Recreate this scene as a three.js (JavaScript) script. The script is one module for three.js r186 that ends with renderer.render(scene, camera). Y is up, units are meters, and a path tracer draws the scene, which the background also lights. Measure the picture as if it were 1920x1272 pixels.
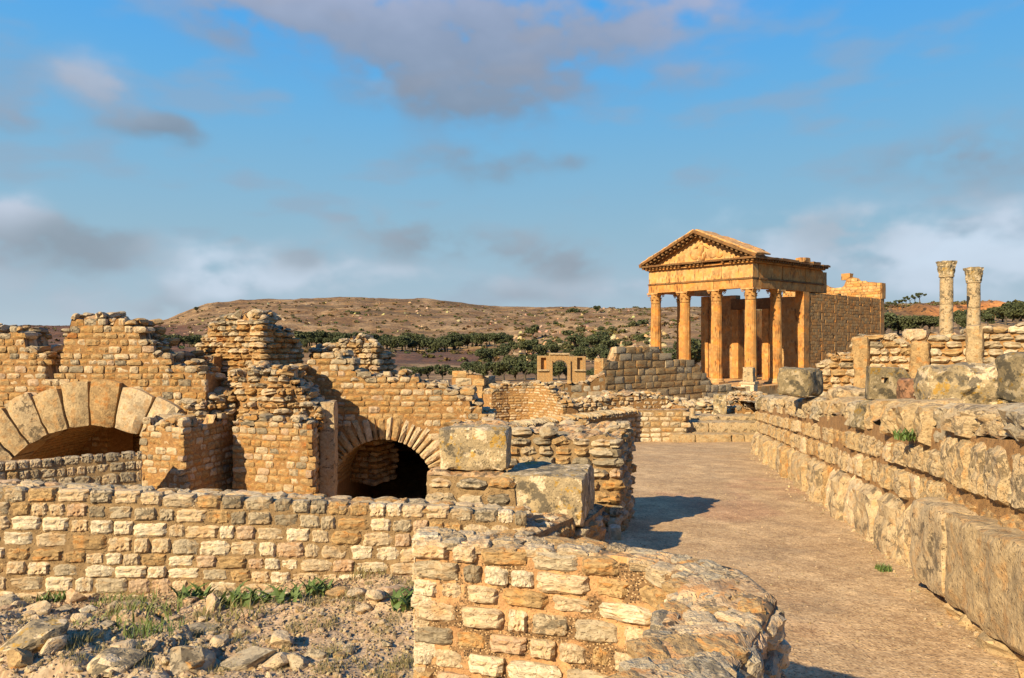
import * as THREE from 'three';
import { mergeGeometries, toCreasedNormals } from 'three/addons/utils/BufferGeometryUtils.js';
import { ImprovedNoise } from 'three/addons/math/ImprovedNoise.js';

// ---------------------------------------------------------------- camera, sky, sun, exposure
const FOCAL = 1400, CX = 960, CY = 636, EYE = 1.7, SLOPE = 0.0736;   // picture is 1920 x 1272, the street falls away from the viewer
const scene = new THREE.Scene();
const camera = new THREE.PerspectiveCamera(2 * Math.atan(636 / FOCAL) * 180 / Math.PI, 1920 / 1272, 0.05, 6000);
camera.position.set(0, EYE, 0);
camera.lookAt(0, EYE, -10);
const renderer = new THREE.WebGLRenderer({ antialias: true });
renderer.toneMapping = THREE.LinearToneMapping;
renderer.toneMappingExposure = 1.88;
renderer.shadowMap.enabled = true;

const SUN_UP = 29 * Math.PI / 180, SUN_AZ = [-0.665, 0.747];         // towards the sun: left and behind the viewer
const sunDir = new THREE.Vector3(SUN_AZ[0] * Math.cos(SUN_UP), Math.sin(SUN_UP), SUN_AZ[1] * Math.cos(SUN_UP)).normalize();
const sun = new THREE.DirectionalLight(new THREE.Color().setRGB(1, 0.85, 0.57), 5);
sun.position.copy(sunDir).multiplyScalar(120);
sun.castShadow = true;
sun.shadow.mapSize.set(4096, 4096);
Object.assign(sun.shadow.camera, { left: -110, right: 110, top: 110, bottom: -110, near: 1, far: 400 });
scene.add(sun, sun.target);
sun.name = 'sun';

// ---------------------------------------------------------------- numbers and noise
const rng = (seed) => { let a = (seed * 2654435761) >>> 0; return () => { a = (a + 0x6d2b79f5) | 0; let t = Math.imul(a ^ (a >>> 15), 1 | a); t = (t + Math.imul(t ^ (t >>> 7), 61 | t)) ^ t; return ((t ^ (t >>> 14)) >>> 0) / 4294967296; }; };
const lerp = (a, b, t) => a + (b - a) * t, clamp = (v, a = 0, b = 1) => Math.min(b, Math.max(a, v));
const sstep = (a, b, v) => { const t = clamp((v - a) / (b - a)); return t * t * (3 - 2 * t); };
const perlin = new ImprovedNoise();
const n3 = (x, y, z) => perlin.noise(x + 31.7, y + 17.3, z + 91.1);
const fbm3 = (x, y, z, o = 4) => { let s = 0, a = 0.5; for (let i = 0; i < o; i++) { s += a * n3(x, y, z); x *= 2.03; y *= 2.03; z *= 2.03; a *= 0.5; } return s; };
const hash2 = (x, y, s) => { let h = Math.imul(x | 0, 374761393) ^ Math.imul(y | 0, 668265263) ^ Math.imul(s | 0, 2246822519); h = Math.imul(h ^ (h >>> 13), 1274126177); return ((h ^ (h >>> 16)) >>> 0) / 4294967296; };
const mod = (a, n) => ((a % n) + n) % n;
function pn(x, y, p, s) {                                             // value noise that repeats every p cells
  const xi = Math.floor(x), yi = Math.floor(y); let fx = x - xi, fy = y - yi; fx = fx * fx * (3 - 2 * fx); fy = fy * fy * (3 - 2 * fy);
  const a = hash2(mod(xi, p), mod(yi, p), s), b = hash2(mod(xi + 1, p), mod(yi, p), s), c = hash2(mod(xi, p), mod(yi + 1, p), s), d = hash2(mod(xi + 1, p), mod(yi + 1, p), s);
  return a + (b - a) * fx + (c - a) * fy + (a - b - c + d) * fx * fy;
}
const pf = (u, v, f, o, s) => { let r = 0, a = 0.5, t = 0; for (let i = 0; i < o; i++) { r += a * pn(u * f, v * f, f, s + i); t += a; a *= 0.55; f *= 2; } return r / t; };
function worley(x, y, p, s) {                                         // distances to the nearest two points, and the id of the nearest; p = 0 does not repeat
  const xi = Math.floor(x), yi = Math.floor(y); let f1 = 9, f2 = 9, id = 0;
  for (let j = -1; j < 2; j++) for (let i = -1; i < 2; i++) {
    const cx = xi + i, cy = yi + j, kx = p ? mod(cx, p) : cx, ky = p ? mod(cy, p) : cy;
    const d = Math.hypot(cx + 0.15 + 0.7 * hash2(kx, ky, s) - x, cy + 0.15 + 0.7 * hash2(kx, ky, s + 7) - y);
    if (d < f1) { f2 = f1; f1 = d; id = hash2(kx, ky, s + 13); } else if (d < f2) f2 = d;
  }
  return [f1, f2, id];
}

// ---------------------------------------------------------------- sky: clear air and broken grey cloud
{
  const W = 3072, H = 1536, data = new Float32Array(W * H * 4), lin = (c) => Math.pow(c / 255, 2.2);
  const ramp = [[0, 186, 200, 210], [3, 166, 190, 206], [8, 146, 184, 207], [13, 126, 179, 215], [18, 104, 173, 225], [25, 78, 162, 236], [40, 50, 132, 214], [90, 30, 96, 190]];
  // cloud banks: picture x, y, half width, half height, thickness, warmth, lightness
  const banks = [
    [620, 10, 330, 60, 0.95, 0.7, 0.60], [560, 60, 240, 45, 0.4, 0.5, 0.5], [1000, 90, 220, 80, 0.45, 0.45, 0.48], [900, 190, 150, 45, 0.45, 0.35, 0.44], [760, 70, 260, 70, 0.9, 0.55, 0.5], [900, 110, 240, 90, 0.95, 0.5, 0.48], [840, 175, 190, 55, 0.75, 0.4, 0.44], [1080, 40, 200, 80, 0.8, 0.6, 0.5], [1290, 30, 150, 60, 0.8, 0.8, 0.58], [460, 60, 110, 70, 0.45, 0.4, 0.46], [1250, 160, 110, 40, 0.5, 0.6, 0.5], [1370, 150, 70, 30, 0.3, 0.5, 0.5],
    [190, 230, 62, 44, 0.9, 0.45, 0.62], [260, 282, 76, 30, 0.95, 0.25, 0.42], [325, 285, 40, 34, 0.6, 0.25, 0.44], [20, 268, 62, 26, 0.7, 0.45, 0.52], [560, 290, 40, 22, 0.4, 0.2, 0.44], [880, 290, 120, 40, 0.5, 0.3, 0.44], [1060, 290, 110, 32, 0.5, 0.3, 0.44], [920, 330, 80, 30, 0.35, 0.2, 0.44],
    [700, 410, 70, 40, 0.7, 0.3, 0.55], [770, 450, 110, 50, 0.85, 0.15, 0.46], [950, 465, 120, 40, 0.6, 0.15, 0.5], [1070, 480, 90, 60, 0.7, 0.2, 0.46], [10, 460, 60, 55, 0.9, 0.4, 0.72], [70, 490, 110, 40, 0.9, 0.1, 0.42], [240, 490, 80, 35, 0.5, 0.1, 0.45], [435, 460, 32, 14, 0.6, 0.1, 0.45], [552, 475, 40, 22, 0.8, 0.1, 0.42],
    [1575, 455, 85, 40, 0.95, 0.15, 0.44], [1800, 330, 120, 35, 0.5, 0.3, 0.48], [1740, 345, 70, 20, 0.4, 0.3, 0.48], [1700, 450, 330, 45, 0.75, 0.1, 0.86], [1850, 520, 260, 50, 0.8, 0.1, 0.8], [1700, 500, 160, 30, 0.7, 0.1, 0.84], [420, 520, 100, 40, 0.8, 0.1, 0.86], [500, 500, 190, 50, 0.6, 0.1, 0.72], [340, 570, 60, 22, 0.8, 0.05, 0.5],
    [1150, 530, 190, 30, 0.6, 0.1, 0.74], [980, 545, 80, 36, 0.7, 0.1, 0.56], [700, 520, 240, 30, 0.5, 0.1, 0.76], [130, 560, 200, 35, 0.5, 0.1, 0.64], [1450, 520, 180, 40, 0.5, 0.1, 0.68],
  ];
  const r = rng(77);
  for (let k = 0; k < 90; k++) {                                      // the same kind of cloud all the way round
    const az = (r() - 0.5) * 2 * Math.PI; if (Math.abs(az) < 0.75) { r(); r(); r(); continue; }
    const e = Math.pow(r(), 1.7) * 0.9 + 0.02;
    banks.push([CX + az * FOCAL, CY - Math.tan(e) * FOCAL, 120 + r() * 240, 40 + r() * 60, 0.5 + r() * 0.45, 0.2 + r() * 0.4, 0.42 + r() * 0.32]);
  }
  for (const b of banks) if (b[0] > -500 && b[0] < 2500 && Math.abs(b[0] - CX) < 1100) b[0] = CX + Math.atan((b[0] - CX) / FOCAL) * FOCAL;
  for (let row = 0; row < H; row++) {
    const up = ((row + 0.5) / H - 0.5) * Math.PI, deg = up * 180 / Math.PI;
    for (let col = 0; col < W; col++) {
      const o = (row * W + col) * 4; data[o + 3] = 1;
      if (deg < -0.5) { data[o] = 0.085; data[o + 1] = 0.06; data[o + 2] = 0.035; continue; }
      let az = ((col + 0.5) / W - 0.25) * 2 * Math.PI; if (az > Math.PI) az -= 2 * Math.PI;
      let k = 0; while (k < ramp.length - 2 && ramp[k + 1][0] < deg) k++;
      const t = clamp((deg - ramp[k][0]) / (ramp[k + 1][0] - ramp[k][0]));
      const c = [1, 2, 3].map((i) => lin(lerp(ramp[k][i], ramp[k + 1][i], t)));
      const px = CX + az * FOCAL, py = CY - Math.tan(Math.min(up, 1.2)) * FOCAL;
      if (up < 1.25) {
        const dx = Math.cos(az) * Math.cos(up), dz = Math.sin(az) * Math.cos(up), dy = Math.sin(up);
        const wx = fbm3(dx * 6, dy * 9, dz * 6, 4) * 95, wy = fbm3(dx * 6 + 40, dy * 9, dz * 6, 4) * 60, fine = fbm3(dx * 13, dy * 22, dz * 13 + 9, 7), thin = fbm3(dx * 7 + 5, dy * 22 + wx * 0.004, dz * 7, 7);
        let a = 0, warm = 0, light = 0, sum = 1e-6;
        for (const b of banks) {
          const ex = (px + wx - b[0]) / b[2], ey = (py + wy - b[1]) / b[3], q = ex * ex + ey * ey;
          if (q > 3.2) continue;
          const w = Math.exp(-q * 1.15) * b[4] * (1 + fine * 2.5);
          if (w <= 0) continue;
          a += w * (1 - a * 0.6); warm += w * b[5]; light += w * (b[6] - ey * 0.05 + fine * 0.08); sum += w;
        }
        a = sstep(0.06, 1.15, a) * 0.74;
        warm /= sum; light /= sum;
        const g = Math.pow(clamp(light), 1.55) * 1.02, cc = [g * (0.85 + 0.24 * warm), g * (1.0 - 0.02 * warm), g * (1.17 - 0.02 * warm)];
        const veil = sstep(0.02, 0.42, thin) * 0.4 * sstep(0.75, 0.35, up), vc = [0.33, 0.38, 0.47];
        for (let i = 0; i < 3; i++) c[i] = lerp(lerp(c[i], vc[i], veil), cc[i], a);
      }
      for (let i = 0; i < 3; i++) data[o + i] = c[i] / 1.86;
    }
  }
  const t = new THREE.DataTexture(data, W, H, THREE.RGBAFormat, THREE.FloatType);
  t.mapping = THREE.EquirectangularReflectionMapping; t.magFilter = THREE.LinearFilter; t.minFilter = THREE.LinearFilter; t.needsUpdate = true;
  scene.background = t; scene.environment = t;
}

// ---------------------------------------------------------------- textures and materials
function texture(n, tile, fn, srgb = true) {
  const d = new Uint8Array(n * n * 4);
  for (let j = 0; j < n; j++) for (let i = 0; i < n; i++) {
    const c = fn((i + 0.5) / n, (j + 0.5) / n), o = (j * n + i) * 4, g = typeof c === 'number';
    for (let k = 0; k < 3; k++) d[o + k] = clamp(g ? c : c[k]) * 255;
    d[o + 3] = 255;
  }
  const t = new THREE.DataTexture(d, n, n); t.wrapS = t.wrapT = THREE.RepeatWrapping; t.magFilter = THREE.LinearFilter; t.minFilter = THREE.LinearMipmapLinearFilter; t.generateMipmaps = true;
  if (srgb) t.colorSpace = THREE.SRGBColorSpace;
  t.repeat.set(1 / tile, 1 / tile); t.needsUpdate = true;
  return t;
}
const mix3 = (a, b, t) => [lerp(a[0], b[0], t), lerp(a[1], b[1], t), lerp(a[2], b[2], t)];
// limestone: grain, rusty veils, small dark pits, grey crust in blotches
const stoneMap = (crust, rust, seed) => texture(512, 0.7, (u, v) => {
  const g = pf(u, v, 24, 4, seed), c0 = pf(u, v, 5, 5, seed + 20), fine = pf(u, v, 90, 3, seed + 40);
  let c = mix3([0.80, 0.78, 0.74], [1, 0.99, 0.96], clamp(g * 1.3 - 0.15 + (fine - 0.5) * 0.55));
  c = mix3(c, [0.93, 0.72, 0.47], sstep(0.52, 0.78, pf(u, v, 7, 4, seed + 60)) * rust);
  c = mix3(c, [0.50, 0.49, 0.47], sstep(0.56, 0.66, c0 + (fine - 0.5) * 0.2) * crust);
  c = mix3(c, [0.33, 0.31, 0.29], sstep(0.68, 0.76, pf(u, v, 12, 4, seed + 80)) * crust * 0.8);
  const pit = sstep(0.74, 0.82, pf(u, v, 48, 2, seed + 100));
  return mix3(c, [0.42, 0.36, 0.3], pit * 0.55);
});
const stoneBump = texture(512, 0.7, (u, v) => {
  const r = Math.abs(pf(u, v, 7, 4, 311) - 0.5) * 2, g = pf(u, v, 14, 5, 320), f = pf(u, v, 70, 3, 330), pit = sstep(0.7, 0.85, pf(u, v, 40, 2, 340));
  return 0.3 + 0.4 * g + 0.2 * f + 0.22 * Math.min(r * 3, 1) * 0.6 - 0.3 * pit;
}, false);
const mapClean = stoneMap(0.22, 0.35, 1), mapWorn = stoneMap(0.75, 0.3, 150), mapRust = stoneMap(0.28, 0.6, 290);
const mortarMap = texture(512, 0.5, (u, v) => {
  const g = pf(u, v, 10, 5, 410), f = pf(u, v, 110, 2, 420), w = worley(u * 46, v * 46, 46, 430);
  let c = mix3([0.70, 0.65, 0.58], [1, 0.96, 0.9], clamp(g * 1.2 - 0.1 + (f - 0.5) * 0.7));
  if (w[2] > 0.8) c = mix3(c, w[2] > 0.92 ? [1, 0.98, 0.94] : [0.4, 0.36, 0.32], sstep(0.42, 0.28, w[0]) * 0.8);
  return c;
});
const mortarBump = texture(512, 0.5, (u, v) => { const w = worley(u * 46, v * 46, 46, 430); return 0.35 + 0.35 * pf(u, v, 12, 5, 411) + 0.2 * pf(u, v, 110, 2, 420) + (w[2] > 0.8 ? 0.25 * sstep(0.45, 0.2, w[0]) : 0); }, false);
const topMap = texture(512, 0.9, (u, v) => {
  const a = pf(u, v, 10, 5, 450), b = pf(u, v, 16, 5, 460), f = pf(u, v, 90, 3, 470);
  let c = mix3([0.70, 0.60, 0.50], [1, 0.96, 0.88], clamp(a * 1.6 - 0.3 + (f - 0.5) * 0.9));
  c = mix3(c, [0.92, 0.68, 0.42], sstep(0.55, 0.65, b) * 0.5);
  c = mix3(c, [0.42, 0.40, 0.37], sstep(0.57, 0.66, pf(u, v, 13, 5, 480) + (f - 0.5) * 0.3) * 0.75);
  return mix3(c, [0.24, 0.20, 0.16], sstep(0.72, 0.8, pf(u, v, 22, 4, 490)) * 0.8);
});
const speckMap = texture(512, 0.5, (u, v) => {                        // sandy pointing with patches of black and white grit
  const g = pf(u, v, 10, 5, 412), f = pf(u, v, 110, 2, 421), w = worley(u * 64, v * 64, 64, 433), k = sstep(0.5, 0.6, pf(u, v, 6, 4, 436) + (f - 0.5) * 0.2);
  let c = mix3([0.74, 0.64, 0.54], [1, 0.92, 0.82], clamp(g * 1.2 - 0.1 + (f - 0.5) * 0.7));
  c = mix3(c, [0.52, 0.47, 0.40], k * 0.8);
  if (w[2] > 0.5) c = mix3(c, w[2] > 0.74 ? [0.95, 0.93, 0.88] : [0.2, 0.18, 0.16], sstep(0.42, 0.3, w[0]) * k);
  return c;
});
const lichenMap = texture(512, 0.8, (u, v) => {
  const fine = pf(u, v, 60, 3, 540), a = pf(u, v, 6, 5, 510), b = pf(u, v, 9, 5, 520), y = pf(u, v, 11, 4, 530);
  let c = mix3([0.62, 0.58, 0.50], [0.86, 0.80, 0.68], clamp(a * 1.5 - 0.3 + (fine - 0.5) * 0.9));
  c = mix3(c, [0.98, 0.93, 0.86], sstep(0.56, 0.64, b + (fine - 0.5) * 0.3) * 0.8);
  c = mix3(c, [0.78, 0.60, 0.16], sstep(0.66, 0.74, y + (fine - 0.5) * 0.3) * 0.6);
  return mix3(c, [0.34, 0.33, 0.31], sstep(0.6, 0.7, pf(u, v, 8, 5, 560) + (fine - 0.5) * 0.25) * 0.7);
});
const groundMap = texture(1024, 3, (u, v) => {
  const g = pf(u, v, 9, 6, 610), f = pf(u, v, 200, 2, 620), m = pf(u, v, 60, 3, 640), w = worley(u * 130, v * 130, 130, 630);
  let c = mix3([0.66, 0.59, 0.52], [1, 0.97, 0.93], clamp(g * 0.8 + 0.15 + (f - 0.5) * 0.8 + (m - 0.5) * 0.7));
  if (w[2] > 0.72) c = mix3(c, w[2] > 0.9 ? [1, 0.98, 0.95] : [0.62, 0.55, 0.48], sstep(0.4, 0.25, w[0]) * 0.7);
  return c;
});
const groundBump = texture(1024, 3, (u, v) => { const w = worley(u * 130, v * 130, 130, 630); return 0.25 + 0.3 * pf(u, v, 16, 5, 611) + 0.3 * pf(u, v, 90, 3, 621) + (w[2] > 0.6 ? 0.25 * sstep(0.42, 0.15, w[0]) : 0); }, false);
const templeMap = texture(512, 3, (u, v) => {
  const g = pf(u, v, 8, 5, 710), f = pf(u, v, 80, 3, 720), streak = pn(u * 40, v * 5, 40, 731) * 0.6 + pn(u * 80, v * 10, 80, 732) * 0.4;
  let c = mix3([0.78, 0.70, 0.60], [1, 0.95, 0.86], clamp(g * 1.3 - 0.15 + (f - 0.5) * 0.5));
  c = mix3(c, [1, 0.74, 0.42], sstep(0.5, 0.75, pf(u, v, 5, 4, 740)) * 0.6);
  c = mix3(c, [0.60, 0.48, 0.36], sstep(0.5, 0.64, pf(u, v, 6, 5, 760)) * 0.35);
  return mix3(c, [0.34, 0.26, 0.20], sstep(0.6, 0.8, streak) * sstep(0.45, 0.62, pf(u, v, 3, 3, 750)) * 0.6);
});
const hillMap = texture(1024, 90, (u, v) => {
  const g = pf(u, v, 8, 6, 810), f = pf(u, v, 150, 2, 820), rk = pf(u, v, 30, 4, 830), sh = pf(u, v, 70, 3, 840);
  let c = mix3([0.62, 0.55, 0.47], [1, 0.96, 0.9], clamp(g * 1.3 - 0.15 + (f - 0.5) * 0.7));
  c = mix3(c, [1, 0.95, 0.86], sstep(0.58, 0.68, rk) * 0.7);
  return mix3(c, [0.26, 0.27, 0.17], sstep(0.66, 0.74, sh) * 0.75);
});
const M = (name, rgb, map, bump, bumpScale, extra = {}) => { const m = new THREE.MeshStandardMaterial({ color: new THREE.Color().setRGB(rgb[0] * 0.78, rgb[1] * 0.78, rgb[2] * 0.78), map, bumpMap: bump, bumpScale, roughness: 0.95, metalness: 0, ...extra }); m.name = name; return m; };
const SB = 0.012;
const mat = {
  cream: M('cream_limestone', [0.72, 0.55, 0.36], mapClean, stoneBump, SB), pale: M('pale_limestone', [0.84, 0.70, 0.51], mapClean, stoneBump, SB),
  tan: M('tan_limestone', [0.60, 0.39, 0.18], mapRust, stoneBump, SB), ochre: M('ochre_limestone', [0.56, 0.33, 0.12], mapRust, stoneBump, SB),
  grey: M('weathered_grey_limestone', [0.56, 0.45, 0.31], mapWorn, stoneBump, SB), dark: M('dark_weathered_stone', [0.36, 0.29, 0.2], mapWorn, stoneBump, SB),
  pink: M('pinkish_limestone', [0.64, 0.45, 0.30], mapClean, stoneBump, SB), rust: M('rust_stone', [0.50, 0.22, 0.06], mapRust, stoneBump, SB),
  mortar: M('sandy_mortar', [0.46, 0.32, 0.17], mortarMap, mortarBump, 0.012), mortarTan: M('ochre_mortar', [0.52, 0.30, 0.12], mortarMap, mortarBump, 0.014),
  top: M('weathered_wall_top', [0.84, 0.66, 0.45], topMap, mortarBump, 0.014, { vertexColors: true }), speck: M('pebbly_pointing', [0.68, 0.47, 0.27], speckMap, mortarBump, 0.01),
  lichen: M('lichen_covered_block', [0.78, 0.66, 0.50], lichenMap, stoneBump, 0.02), lichenDark: M('dark_lichen_block', [0.46, 0.39, 0.28], lichenMap, stoneBump, 0.02),
  block: M('buff_block', [0.60, 0.43, 0.24], mapClean, stoneBump, 0.02), blockWorn: M('worn_buff_block', [0.62, 0.46, 0.28], mapWorn, stoneBump, 0.02), blockRust: M('orange_buff_block', [0.58, 0.37, 0.17], mapRust, stoneBump, 0.02), redBlock: M('reddish_block', [0.42, 0.21, 0.11], mapWorn, stoneBump, 0.02),
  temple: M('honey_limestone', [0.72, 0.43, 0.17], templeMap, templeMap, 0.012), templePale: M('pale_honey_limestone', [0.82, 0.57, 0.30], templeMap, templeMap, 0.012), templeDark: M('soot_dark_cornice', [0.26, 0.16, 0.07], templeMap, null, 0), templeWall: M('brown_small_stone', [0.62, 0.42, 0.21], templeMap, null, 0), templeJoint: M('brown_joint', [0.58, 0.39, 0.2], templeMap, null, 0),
  bark: M('olive_bark', [0.10, 0.075, 0.05], null, null, 0),
};
const kids = { warm: [['cream', 5], ['pale', 3], ['tan', 3], ['grey', 2.4], ['pink', 1.2], ['rust', 0.12], ['dark', 0.2]], ochre: [['tan', 5.5], ['ochre', 3], ['cream', 2.8], ['grey', 0.9], ['pink', 0.6], ['dark', 0.2], ['rust', 0.15]], worn: [['grey', 5], ['dark', 2.2], ['tan', 2], ['cream', 1]], light: [['pale', 5], ['cream', 5], ['pink', 1], ['tan', 2], ['grey', 0.8]], block: [['block', 4], ['blockWorn', 4], ['blockRust', 2.5], ['cream', 1]] };
const pick = (list, r) => { let t = 0; for (const e of list) t += e[1]; let k = r() * t; for (const e of list) if ((k -= e[1]) <= 0) return mat[e[0]]; return mat[list[0][0]]; };

// ---------------------------------------------------------------- shapes
function finish(g, scale = 1, crease = 0.9, off = [0, 0]) {           // flat box mapping in metres, soft normals with creases
  const had = g.attributes.color; g = g.index ? g.toNonIndexed() : g;
  const p = g.attributes.position, uv = new Float32Array(p.count * 2), a = new THREE.Vector3(), b = new THREE.Vector3(), c = new THREE.Vector3();
  for (let i = 0; i < p.count; i += 3) {
    a.fromBufferAttribute(p, i); b.fromBufferAttribute(p, i + 1); c.fromBufferAttribute(p, i + 2);
    const n = b.clone().sub(a).cross(c.clone().sub(a)), x = Math.abs(n.x), y = Math.abs(n.y), z = Math.abs(n.z);
    [a, b, c].forEach((q, k) => { const s = x >= y && x >= z ? [q.z, q.y] : y >= z ? [q.x, q.z] : [q.x, q.y]; uv[(i + k) * 2] = s[0] * scale + off[0]; uv[(i + k) * 2 + 1] = s[1] * scale + off[1]; });
  }
  g.setAttribute('uv', new THREE.BufferAttribute(uv, 2));
  for (const k of Object.keys(g.attributes)) if (!['position', 'uv', 'normal', 'color'].includes(k)) g.deleteAttribute(k);
  return toCreasedNormals(g, crease);
}
// a squared building stone: face on z = 0, embedded towards -1; unit width and height
function stoneGrid(seed, nx, ny, { round = 0.11, jit = 0.06, bulge = 0.04, rough = 0.12, bevel = 0.13 } = {}) {
  const r = rng(seed), P = [], I = [], corner = [0, 1, 2, 3].map(() => round * (0.35 + r() * 1.1)), tx = (r() - 0.5) * 0.12, ty = (r() - 0.5) * 0.12;
  for (let j = 0; j <= ny; j++) for (let i = 0; i <= nx; i++) {
    let x = i / nx - 0.5, y = j / ny - 0.5;
    const ex = Math.abs(x) * 2, ey = Math.abs(y) * 2, k = corner[(x > 0 ? 1 : 0) + (y > 0 ? 2 : 0)], pull = k * Math.pow(ex * ey, 2.2), edge = i === 0 || j === 0 || i === nx || j === ny;
    x += n3(x * 3 + seed, y * 3, 1) * jit * 1.6 + (r() - 0.5) * jit * 0.6; y += n3(x * 3, y * 3 + seed, 5) * jit * 1.6 + (r() - 0.5) * jit * 0.6;
    x *= 1 - pull; y *= 1 - pull;
    const z = edge ? -bevel * (0.6 + r() * 0.8) : bulge * (1 - Math.max(ex, ey) ** 2) * 0.6 + fbm3(x * 3.1 + seed * 3.3, y * 3.1, 2, 2) * rough * 2 + (r() - 0.5) * rough * 0.7 + x * tx * 2 + y * ty * 2;
    P.push(x, y, z);
  }
  const id = (i, j) => j * (nx + 1) + i;
  for (let j = 0; j < ny; j++) for (let i = 0; i < nx; i++) (r() < 0.5) ? I.push(id(i, j), id(i + 1, j), id(i + 1, j + 1), id(i, j), id(i + 1, j + 1), id(i, j + 1)) : I.push(id(i, j), id(i + 1, j), id(i, j + 1), id(i + 1, j), id(i + 1, j + 1), id(i, j + 1));
  const ring = []; for (let i = 0; i < nx; i++) ring.push(id(i, 0)); for (let j = 0; j < ny; j++) ring.push(id(nx, j)); for (let i = nx; i > 0; i--) ring.push(id(i, ny)); for (let j = ny; j > 0; j--) ring.push(id(0, j));
  const base = P.length / 3; for (const q of ring) P.push(P[q * 3] * 0.98, P[q * 3 + 1] * 0.98, -1);
  for (let k = 0; k < ring.length; k++) { const m = (k + 1) % ring.length; I.push(ring[k], base + k, base + m, ring[k], base + m, ring[m]); }
  const g = new THREE.BufferGeometry(); g.setAttribute('position', new THREE.Float32BufferAttribute(P, 3)); g.setIndex(I);
  return g;
}
const stoneSet = (n, seed, nx, ny, o, crease = 0.5) => Array.from({ length: n }, (_, k) => finish(stoneGrid(seed + k * 7, nx, ny, o), 0.24, crease, [k * 0.173, k * 0.311]));
const set = {
  small: stoneSet(14, 11, 4, 3, {}), fine: stoneSet(16, 300, 9, 6, { round: 0.11, jit: 0.05, bulge: 0.07, rough: 0.14, bevel: 0.22 }, 0.45),
  rough: stoneSet(12, 700, 5, 4, { round: 0.2, jit: 0.1, bulge: 0.15, rough: 0.22, bevel: 0.3 }, 0.45), ashlar: stoneSet(8, 900, 4, 3, { round: 0.035, jit: 0.014, bulge: 0.01, rough: 0.03, bevel: 0.07 }, 0.5),
  big: Array.from({ length: 12 }, (_, k) => finish(stoneGrid(1200 + k * 7, 12, 8, { round: 0.08, jit: 0.04, bulge: 0.1, rough: 0.1, bevel: 0.2 }), 0.7, 0.6, [k * 0.21, k * 0.37])),
};
function rock(seed, detail = 2, cuts = 9) {
  const g = new THREE.IcosahedronGeometry(0.5, detail), p = g.attributes.position, r = rng(seed), planes = [], v = new THREE.Vector3();
  for (let k = 0; k < cuts; k++) planes.push([new THREE.Vector3(r() - 0.5, r() - 0.5, r() - 0.5).normalize(), 0.2 + r() * 0.2]);
  for (let i = 0; i < p.count; i++) {
    v.fromBufferAttribute(p, i);
    for (const [n, d] of planes) { const q = v.dot(n); if (q > d) v.addScaledVector(n, d - q); }
    v.multiplyScalar(1 + fbm3(v.x * 7 + seed, v.y * 7, v.z * 7, 3) * 0.1);
    p.setXYZ(i, v.x, v.y, v.z);
  }
  return finish(g, 0.3, 0.32, [seed * 0.13, seed * 0.29]);
}
const rocks = Array.from({ length: 10 }, (_, k) => rock(40 + k * 3, 3, 11 + (k % 5))), rocksSmall = Array.from({ length: 8 }, (_, k) => rock(90 + k * 5, 1, 7));
// a dressed block: box with worn edges
function block(w, h, d, { seg = 0.12, round = 0.03, amp = 0.015, seed = 1, uv = 1, crease = 0.6, freq = 4 } = {}) {
  const s = (q) => clamp(Math.round(q / seg), 2, 26), g = new THREE.BoxGeometry(w, h, d, s(w), s(h), s(d)), p = g.attributes.position, v = new THREE.Vector3(), hx = w / 2, hy = h / 2, hz = d / 2;
  for (let i = 0; i < p.count; i++) {
    v.fromBufferAttribute(p, i);
    const rr = Math.min(round * (0.6 + 1.3 * Math.abs(n3(v.x * 5 + seed, v.y * 5, v.z * 5)) * 2), hx * 0.9, hy * 0.9, hz * 0.9), c = new THREE.Vector3(clamp(v.x, -hx + rr, hx - rr), clamp(v.y, -hy + rr, hy - rr), clamp(v.z, -hz + rr, hz - rr)), e = v.clone().sub(c);
    if (e.lengthSq() > 1e-9) v.copy(c).add(e.normalize().multiplyScalar(rr));
    const q = v.clone().multiplyScalar(freq); v.x += fbm3(q.x + seed, q.y, q.z, 3) * amp * 2; v.y += fbm3(q.x, q.y + seed, q.z + 9, 3) * amp * 2; v.z += fbm3(q.x + 5, q.y, q.z + seed, 3) * amp * 2;
    p.setXYZ(i, v.x, v.y, v.z);
  }
  return finish(g, uv, crease, [seed * 0.217, seed * 0.391]);
}
const boxAt = (w, h, d, x, y, z) => new THREE.BoxGeometry(w, h, d).translate(x, y, z);

// ---------------------------------------------------------------- things
const taken = new Map();
const numbered = (n) => { const k = taken.get(n) ?? 0; taken.set(n, k + 1); return k ? `${n}_${String(k).padStart(3, '0')}` : n; };
function tag(o, label, category, group, kind) { if (label) o.userData.label = label; if (category) o.userData.category = category; if (group) o.userData.group = group; if (kind) o.userData.kind = kind; return o; }
const shade = (m) => { m.castShadow = m.receiveShadow = true; return m; };
function thing(name, label, category, pos = [0, 0, 0], group) {
  const o = new THREE.Group(); o.name = numbered(name); o.position.set(...pos); scene.add(o);
  o.stones = []; return tag(o, label, category, group, 'thing');
}
function part(T, name, g, m, parent = T) { const o = shade(new THREE.Mesh(g, m)); o.name = name; parent.add(o); return o; }
// geometry given in world coordinates becomes a part of T
function worldPart(T, name, g, m) { g.translate(-T.position.x, -T.position.y, -T.position.z); return part(T, name, g, m); }
const _m = new THREE.Matrix4(), _q = new THREE.Quaternion(), _s = new THREE.Vector3();
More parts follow.
